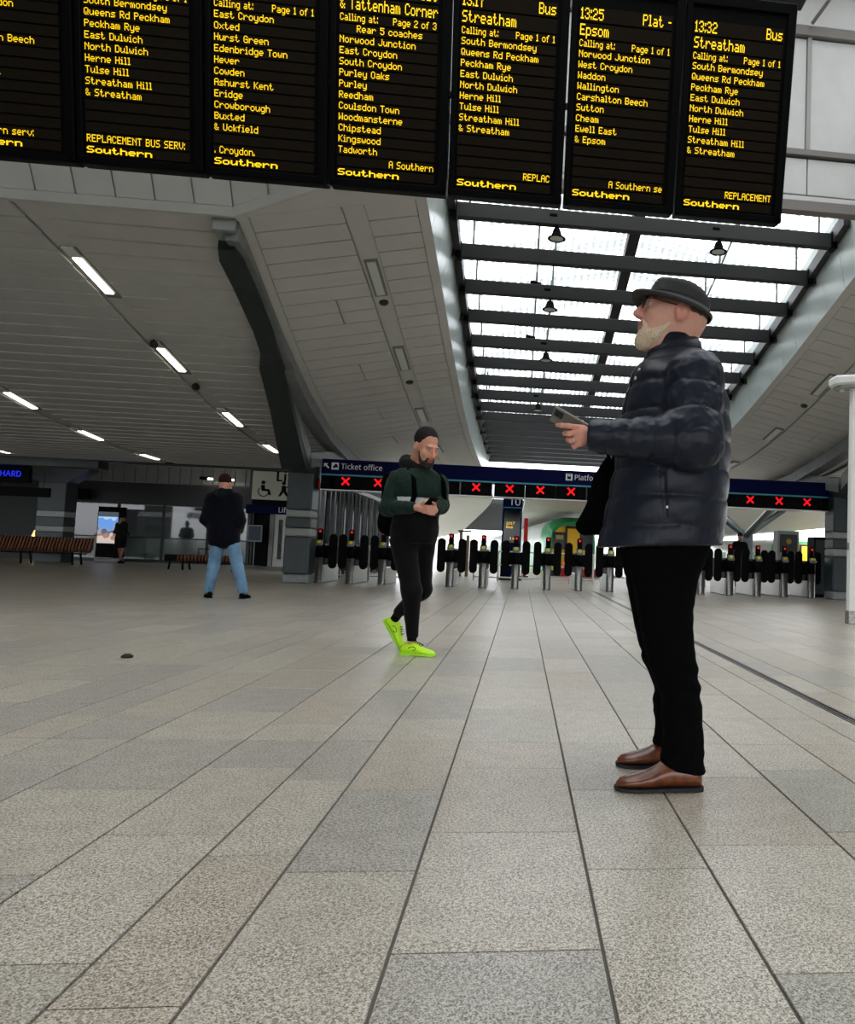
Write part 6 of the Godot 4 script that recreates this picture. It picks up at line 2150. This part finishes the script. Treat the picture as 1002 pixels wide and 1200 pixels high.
	var hoodie := part(man, "hoodie", finish(ta), cloth)
	for arm in [[sr, er, wr], [sl, el, wl]]:
		var pr := [[0, arm[0], arm[1], 0.078, 0.064], [0, arm[1], arm[1].lerp(arm[2], 0.80), 0.066, 0.046], [0, arm[1].lerp(arm[2], 0.84), arm[1].lerp(arm[2], 0.97), 0.040, 0.034]]
		var e0: Vector3 = arm[1]
		var w0: Vector3 = arm[2]
		var fa := func(p: Vector3) -> float:
			var d := field(pr, 0.03, p)
			if absf(d) < 0.05:
				var t := (p - e0).dot(w0 - e0) / (w0 - e0).length_squared()
				d += 0.006 * wobble(p, 90.0) + 0.004 * sin(t * 26.0 + p.y * 20.0) * clampf(1.2 - absf(t - 0.2), 0.0, 1.0)
			return d
		var sa := blank()
		var bb := box_of(pr, 0.03)
		nets(sa, fa, bb[0], bb[1], 0.0085, func(p): return green * (1.0 + 0.12 * wobble(p, 200.0)))
		part(hoodie, "sleeve", finish(sa), cloth)
	var hood := []
	for k in 13:
		var a := TAU * k / 12
		var back := 0.5 - 0.5 * cos(a)
		var f := Vector3(0.58, 0, 0.62).normalized()
		var sd := Vector3(f.z, 0, -f.x)
		hood.append(Vector3(-0.012, 1.462 + 0.058 * back, 0.0) + f * (0.070 * cos(a) - 0.018 - 0.045 * back) + sd * 0.088 * sin(a))
	var hpz := []
	for k in 12:
		var b := 0.5 - 0.5 * cos(TAU * k / 12)
		hpz.append([0, hood[k], hood[k + 1], 0.024 + 0.032 * b, 0.024 + 0.032 * (0.5 - 0.5 * cos(TAU * (k + 1) / 12)), 0.02])
	part(hoodie, "hood", finish(blob(hpz, 0.02, 0.008, func(p): return lin(Color(0.055, 0.075, 0.062)) * (1.0 + 0.2 * wobble(p, 150.0)), Transform3D.IDENTITY, null, 0.008, 90.0)), cloth)
	# joggers
	var jog := [[0, Vector3(-0.075, 0.92, 0.03), Vector3(0.015, 0.92, -0.03), 0.115, 0.115], [0, hipr + Vector3(0, -0.02, 0), knr, 0.100, 0.074], [0, knr, anr + Vector3(0, 0.06, 0), 0.074, 0.046], [0, hipl + Vector3(0, -0.02, 0), knl, 0.096, 0.072], [0, knl, anl.lerp(knl, 0.15), 0.072, 0.046]]
	part(man, "joggers", finish(blob(jog, 0.04, 0.010, func(p): return black * (1.0 + 0.1 * wobble(p, 200.0)), Transform3D.IDENTITY, null, 0.006, 60.0)), cloth)
	for q in [[anr + Vector3(0.0, 0.01, 0), anr + Vector3(0.0, 0.07, 0)], [anl + Vector3(-0.005, -0.03, 0), anl.lerp(knl, 0.18)]]:
		part(man, "sock", tube_mesh([q[0], q[1]], [0.036, 0.040], 10), mats.black)
	# trainers
	var neon := mat("neon_yellow", Color(0.72, 0.92, 0.10), 0.5)
	var nsole := mat("neon_sole", Color(0.62, 0.84, 0.16), 0.6)
	shoe(man, "trainer", Transform3D(Basis.from_euler(Vector3(0, PI - 0.35, 0)), Vector3(0.058, 0.0, 0.10)), 0.285, neon, nsole, true)
	# the rear foot stands on its toe
	var rb := Basis.from_euler(Vector3(0, PI - 0.25, 0)) * Basis.from_euler(Vector3(0, 0, 0.98))
	var toe := Vector3(-0.125, 0.012, -0.26)
	shoe(man, "trainer", Transform3D(rb, toe - rb * Vector3(-0.125, 0.01, 0)), 0.285, neon, nsole, true)
	# phone and backpack
	var ph := thing("phone", "black smartphone held in both hands of the walking person", "phone", Vector3(-0.82, 0, -6.15) + Vector3(0.112, 1.166, 0.296))
	ph.basis = aim(Vector3(-0.35, 0.75, -0.45), Vector3(0.5, 0.6, 0.5))
	part(ph, "case", box(Vector3(0.072, 0.145, 0.009), 0.003), mats.black)
	part(ph, "screen", box(Vector3(0.066, 0.136, 0.001)), mats.black_gloss, T(Vector3(0, 0, 0.005)))
	var bk := thing("backpack", "black backpack worn by the walking person", "backpack", Vector3(-0.82, 0, -6.15))
	var bpr := [[0, Vector3(-0.245, 1.36, -0.18), Vector3(-0.10, 1.36, -0.265), 0.07, 0.07], [0, Vector3(-0.255, 1.02, -0.175), Vector3(-0.11, 1.02, -0.265), 0.08, 0.08], [0, Vector3(-0.25, 1.36, -0.18), Vector3(-0.26, 1.02, -0.175), 0.075, 0.08], [0, Vector3(-0.17, 1.38, -0.225), Vector3(-0.18, 1.0, -0.22), 0.085, 0.09]]
	part(bk, "pack", finish(blob(bpr, 0.06, 0.012, null, Transform3D.IDENTITY, null, 0.006, 60.0)), mats.bag_black)
	for s in [[sr, 1.0], [sl, -1.0]]:
		var c: Vector3 = s[0]
		var inn := (Vector3(-0.01, c.y, 0) - c) * 0.28
		var fwd := Vector3(0.58, 0, 0.62).normalized()
		var pts := [c + inn + fwd * -0.12 + Vector3(0, -0.02, 0), c + inn + fwd * -0.04 + Vector3(0, 0.082, 0), c + inn + fwd * 0.05 + Vector3(0, 0.080, 0), c + inn + fwd * 0.128 + Vector3(0, 0.0, 0), c + inn + fwd * 0.150 + Vector3(0, -0.12, 0), c + inn * 0.8 + fwd * 0.11 + Vector3(0, -0.24, 0)]
		part(bk, "strap", tube_mesh(pts, 0.020, 8), mats.bag_black)

# ---------------------------------------------------------------- the man in jeans, seen from behind
func man_in_jeans() -> void:
	var man := thing("person", "person standing with back turned in a black hooded jacket and blue jeans", "person", Vector3(-4.38, 0, -12.08))
	var hd := Transform3D(aim(Vector3(0.12, -0.10, -1.0)).scaled_local(Vector3.ONE * 1.05), Vector3(-0.150, 1.735, -0.03))
	var skin_c := lin(Color(0.76, 0.55, 0.46))
	var body := blank()
	var hp := head_prims()
	hp.append([0, Vector3(0, -0.03, -0.03), Vector3(0, -0.20, -0.05), 0.054, 0.058, 0.05])
	blob(hp, 0.022, 0.009, func(p): return head_color(p, skin_c, skin_c * 0.7, lin(Color(0.1, 0.08, 0.06))), hd, body)
	var sl := Vector3(-0.315, 1.50, 0.0)
	var sr := Vector3(0.035, 1.50, 0.0)
	var el := Vector3(-0.385, 1.17, 0.03)
	var er := Vector3(0.135, 1.17, 0.03)
	var wl := Vector3(-0.31, 1.01, -0.14)
	var wr := Vector3(0.06, 1.02, -0.16)
	var hand := []
	for s in [[wl, 1.0], [wr, -1.0]]:
		var w: Vector3 = s[0]
		hand += [[0, w, w + Vector3(0.03 * s[1], -0.03, -0.03), 0.026, 0.03], [1, w + Vector3(0.04 * s[1], -0.045, -0.04), Vector3(0.03, 0.04, 0.03)]]
		for k in 4:
			hand += finger([w + Vector3(0.05 * s[1], -0.05, -0.03 - 0.014 * k), w + Vector3(0.065 * s[1], -0.08, -0.03 - 0.014 * k), w + Vector3(0.055 * s[1], -0.10, -0.03 - 0.014 * k)], 0.010, 0.008)
		hand += finger([w + Vector3(0.02 * s[1], -0.03, -0.06), w + Vector3(0.03 * s[1], -0.06, -0.085)], 0.011, 0.009)
	blob(hand, 0.01, 0.008, func(p): return skin_c, Transform3D.IDENTITY, body)
	var hl := Vector3(-0.175, 0.88, 0)
	var hr := Vector3(0.02, 0.88, 0)
	var kl := Vector3(-0.235, 0.47, -0.02)
	var kr := Vector3(0.115, 0.47, -0.02)
	var al := Vector3(-0.268, 0.09, 0.0)
	var ar := Vector3(0.222, 0.09, 0.0)
	var core := [[0, Vector3(-0.145, 1.58, 0), Vector3(-0.14, 1.46, 0), 0.05, 0.08], [0, sl, sr, 0.06, 0.06], [0, Vector3(-0.14, 1.44, 0), Vector3(-0.09, 0.92, 0), 0.10, 0.11], [0, sl, el, 0.04, 0.036], [0, el, wl, 0.036, 0.026], [0, sr, er, 0.04, 0.036], [0, er, wr, 0.036, 0.026], [0, hl, kl, 0.06, 0.045], [0, kl, al, 0.045, 0.03], [0, hr, kr, 0.06, 0.045], [0, kr, ar, 0.045, 0.03]]
	blob(core, 0.04, 0.036, func(p): return skin_c, Transform3D.IDENTITY, body)
	part(man, "body", finish(body), tinted("skin", 0.5))
	var hair := [[1, Vector3(0, 0.048, -0.010), Vector3(0.084, 0.098, 0.106)], [2, Vector3(0, -0.13, 0.0), Vector3(0.14, 0.085, 0.16), 0.012], [2, Vector3(0, -0.02, 0.13), Vector3(0.1, 0.07, 0.06), 0.012]]
	part(man, "cap", finish(blob(hair, 0.01, 0.009, func(p): return lin(Color(0.16, 0.075, 0.075)), hd)), tinted("cloth", 0.9, 0.1))
	var blk := lin(Color(0.045, 0.048, 0.052))
	var cloth := tinted("cloth", 0.9, 0.1)
	var jk := [[0, Vector3(-0.30, 1.50, 0), Vector3(0.02, 1.50, 0), 0.085, 0.085], [0, Vector3(-0.26, 1.47, 0.0), Vector3(-0.19, 0.88, 0.0), 0.115, 0.135], [0, Vector3(-0.02, 1.47, 0.0), Vector3(0.0, 0.88, 0.0), 0.115, 0.135], [0, Vector3(-0.14, 1.5, 0.0), Vector3(-0.1, 0.88, 0.0), 0.11, 0.14],
		[0, sl, el, 0.088, 0.070], [0, el, wl, 0.070, 0.05], [0, sr, er, 0.088, 0.070], [0, er, wr, 0.070, 0.05]]
	part(man, "jacket", finish(blob(jk, 0.05, 0.013, func(p): return blk * (1.0 + 0.1 * wobble(p, 100.0)), Transform3D.IDENTITY, null, 0.010, 45.0)), cloth)
	var hood := [[0, Vector3(-0.235, 1.60, 0.03), Vector3(-0.145, 1.545, 0.125), 0.05, 0.05], [0, Vector3(-0.055, 1.60, 0.03), Vector3(-0.145, 1.545, 0.125), 0.05, 0.05], [0, Vector3(-0.235, 1.60, 0.03), Vector3(-0.145, 1.615, 0.10), 0.04, 0.04], [0, Vector3(-0.055, 1.60, 0.03), Vector3(-0.145, 1.615, 0.10), 0.04, 0.04], [0, Vector3(-0.22, 1.59, -0.06), Vector3(-0.07, 1.59, -0.06), 0.04, 0.04]]
	part(man, "hood", finish(blob(hood, 0.03, 0.012, func(p): return blk * 1.1, Transform3D.IDENTITY, null, 0.008, 70.0)), cloth)
	var jeans := [[0, Vector3(-0.16, 0.88, 0), Vector3(0.0, 0.88, 0), 0.115, 0.115], [0, hl, kl, 0.105, 0.083], [0, kl, al + Vector3(0, 0.03, 0), 0.083, 0.072], [0, hr, kr, 0.105, 0.083], [0, kr, ar + Vector3(0, 0.03, 0), 0.083, 0.072]]
	var denim := lin(Color(0.42, 0.55, 0.66))
	var jf := func(p: Vector3) -> float:
		var d := field(jeans, 0.03, p)
		if absf(d) < 0.06: d += 0.010 * wobble(Vector3(p.x * 0.7, p.y * 1.6, p.z), 70.0)
		return maxf(d, 0.055 - p.y)
	var ja := blank()
	nets(ja, jf, Vector3(-0.42, 0.02, -0.2), Vector3(0.36, 1.04, 0.2), 0.012, func(p): return denim * (1.0 + 0.35 * wobble(Vector3(p.x, p.y * 0.5, p.z), 60.0) + 0.15 * wobble(p, 220.0)))
	part(man, "jeans", finish(ja), cloth)
	shoe(man, "shoe", T(Vector3(-0.285, 0.0, -0.04), Vector3(0, -PI / 2 + 0.55, 0)), 0.28, mats.black, mats.black)
	shoe(man, "shoe", T(Vector3(0.235, 0.0, -0.06), Vector3(0, -PI / 2 - 0.1, 0)), 0.28, mats.black, mats.black)

# ---------------------------------------------------------------- two figures in the dim distance
func dark_figures() -> void:
	var cloth := tinted("cloth", 0.9, 0.1)
	var skin_c := lin(Color(0.55, 0.38, 0.32))
	var ink := lin(Color(0.025, 0.025, 0.028))
	for q in [[Vector3(-14.42, 0, -29.3), Vector3(0.4, -0.2, -1.0), "person in a short black coat facing the lit advertising screen", true], [Vector3(6.85, 0, -23.4), Vector3(-0.1, -0.1, 1.0), "person in dark uniform and cap standing behind the far gates", false]]:
		var man := thing("person", q[2], "person", q[0])
		var f: Vector3 = Vector3(q[1].x, 0, q[1].z).normalized()
		man.basis = aim(f)
		var hd := Transform3D(aim(Vector3(0, q[1].y, 1.0)), Vector3(0, 1.64, 0.02))
		var body := blank()
		var hp := head_prims()
		hp.append([0, Vector3(0, -0.03, -0.03), Vector3(0, -0.20, -0.05), 0.054, 0.058, 0.05])
		blob(hp, 0.022, 0.016, func(p): return head_color(p, skin_c, skin_c * 0.7, ink), hd, body)
		var arms := []
		for s in [-1.0, 1.0]:
			var sh := Vector3(s * 0.17, 1.40, 0)
			var e := Vector3(s * 0.23, 1.13, -0.03) if q[3] else Vector3(s * 0.25, 1.14, 0.04)
			var w := Vector3(s * 0.15, 1.06, 0.2) if q[3] else Vector3(s * 0.16, 1.02, 0.2)
			arms.append([sh, e, w])
			var hand := [[0, w, w + Vector3(0, -0.02, 0.04), 0.026, 0.03], [1, w + Vector3(0, -0.03, 0.06), Vector3(0.024, 0.04, 0.035)]]
			for k in 4: hand += finger([w + Vector3(0, -0.015 - 0.016 * k, 0.085), w + Vector3(-s * 0.02, -0.015 - 0.016 * k, 0.115), w + Vector3(-s * 0.04, -0.02 - 0.016 * k, 0.10)], 0.010, 0.008)
			hand += finger([w + Vector3(-s * 0.02, 0.0, 0.05), w + Vector3(-s * 0.035, 0.005, 0.09)], 0.016, 0.009)
			blob(hand, 0.01, 0.013, func(p): return skin_c, Transform3D.IDENTITY, body)
		var legs := [[Vector3(-0.09, 0.88, 0), Vector3(-0.08, 0.47, 0.03), Vector3(-0.07, 0.09, -0.04)], [Vector3(0.09, 0.88, 0), Vector3(0.07, 0.47, 0.05), Vector3(0.06, 0.09, 0.10)]]
		var core := [[0, Vector3(0, 1.5, 0), Vector3(0, 1.36, 0), 0.05, 0.08], [0, Vector3(-0.16, 1.4, 0), Vector3(0.16, 1.4, 0), 0.055, 0.055], [0, Vector3(0, 1.36, 0), Vector3(0, 0.9, 0), 0.10, 0.11]]
		for a in arms: core += [[0, a[0], a[1], 0.04, 0.036], [0, a[1], a[2], 0.036, 0.026]]
		for l in legs: core += [[0, l[0], l[1], 0.07, 0.052], [0, l[1], l[2], 0.052, 0.032]]
		blob(core, 0.04, 0.036, func(p): return skin_c, Transform3D.IDENTITY, body)
		part(man, "body", finish(body), tinted("skin", 0.5))
		var hair := [[1, Vector3(0, 0.045, -0.014), Vector3(0.086, 0.10, 0.106)], [2, Vector3(0, -0.06, 0.13), Vector3(0.1, 0.10, 0.08), 0.012], [2, Vector3(0, -0.14, 0.0), Vector3(0.14, 0.07, 0.16), 0.012]]
		if not q[3]: hair.append([0, Vector3(-0.05, 0.06, 0.10), Vector3(0.05, 0.06, 0.10), 0.02, 0.02])
		part(man, "hair" if q[3] else "cap", finish(blob(hair, 0.02, 0.016, func(p): return ink, hd)), cloth)
		var coat := [[0, Vector3(-0.14, 1.40, 0), Vector3(0.14, 1.40, 0), 0.085, 0.085], [0, Vector3(-0.10, 1.38, 0), Vector3(-0.08, 0.86, 0), 0.10, 0.125], [0, Vector3(0.10, 1.38, 0), Vector3(0.08, 0.86, 0), 0.10, 0.125], [0, Vector3(0, 1.42, 0), Vector3(0, 0.86, 0), 0.10, 0.13]]
		if q[3]: coat += [[0, Vector3(-0.07, 0.9, 0), Vector3(-0.08, 0.68, 0), 0.13, 0.13], [0, Vector3(0.07, 0.9, 0), Vector3(0.08, 0.68, 0), 0.13, 0.13]]
		for a in arms: coat += [[0, a[0], a[1], 0.078, 0.064], [0, a[1], a[2], 0.064, 0.046]]
		part(man, "coat", finish(blob(coat, 0.05, 0.022, func(p): return ink, Transform3D.IDENTITY, null, 0.008, 40.0)), cloth)
		if not q[3]:
			var tr := []
			for l in legs: tr += [[0, l[0], l[1], 0.095, 0.075], [0, l[1], l[2], 0.075, 0.06]]
			part(man, "trousers", finish(blob(tr, 0.03, 0.022, func(p): return ink)), cloth)
		for l in legs:
			shoe(man, "shoe", T(Vector3(l[2].x, 0, l[2].z + 0.06), Vector3(0, PI / 2, 0)), 0.26, mats.black, mats.black)
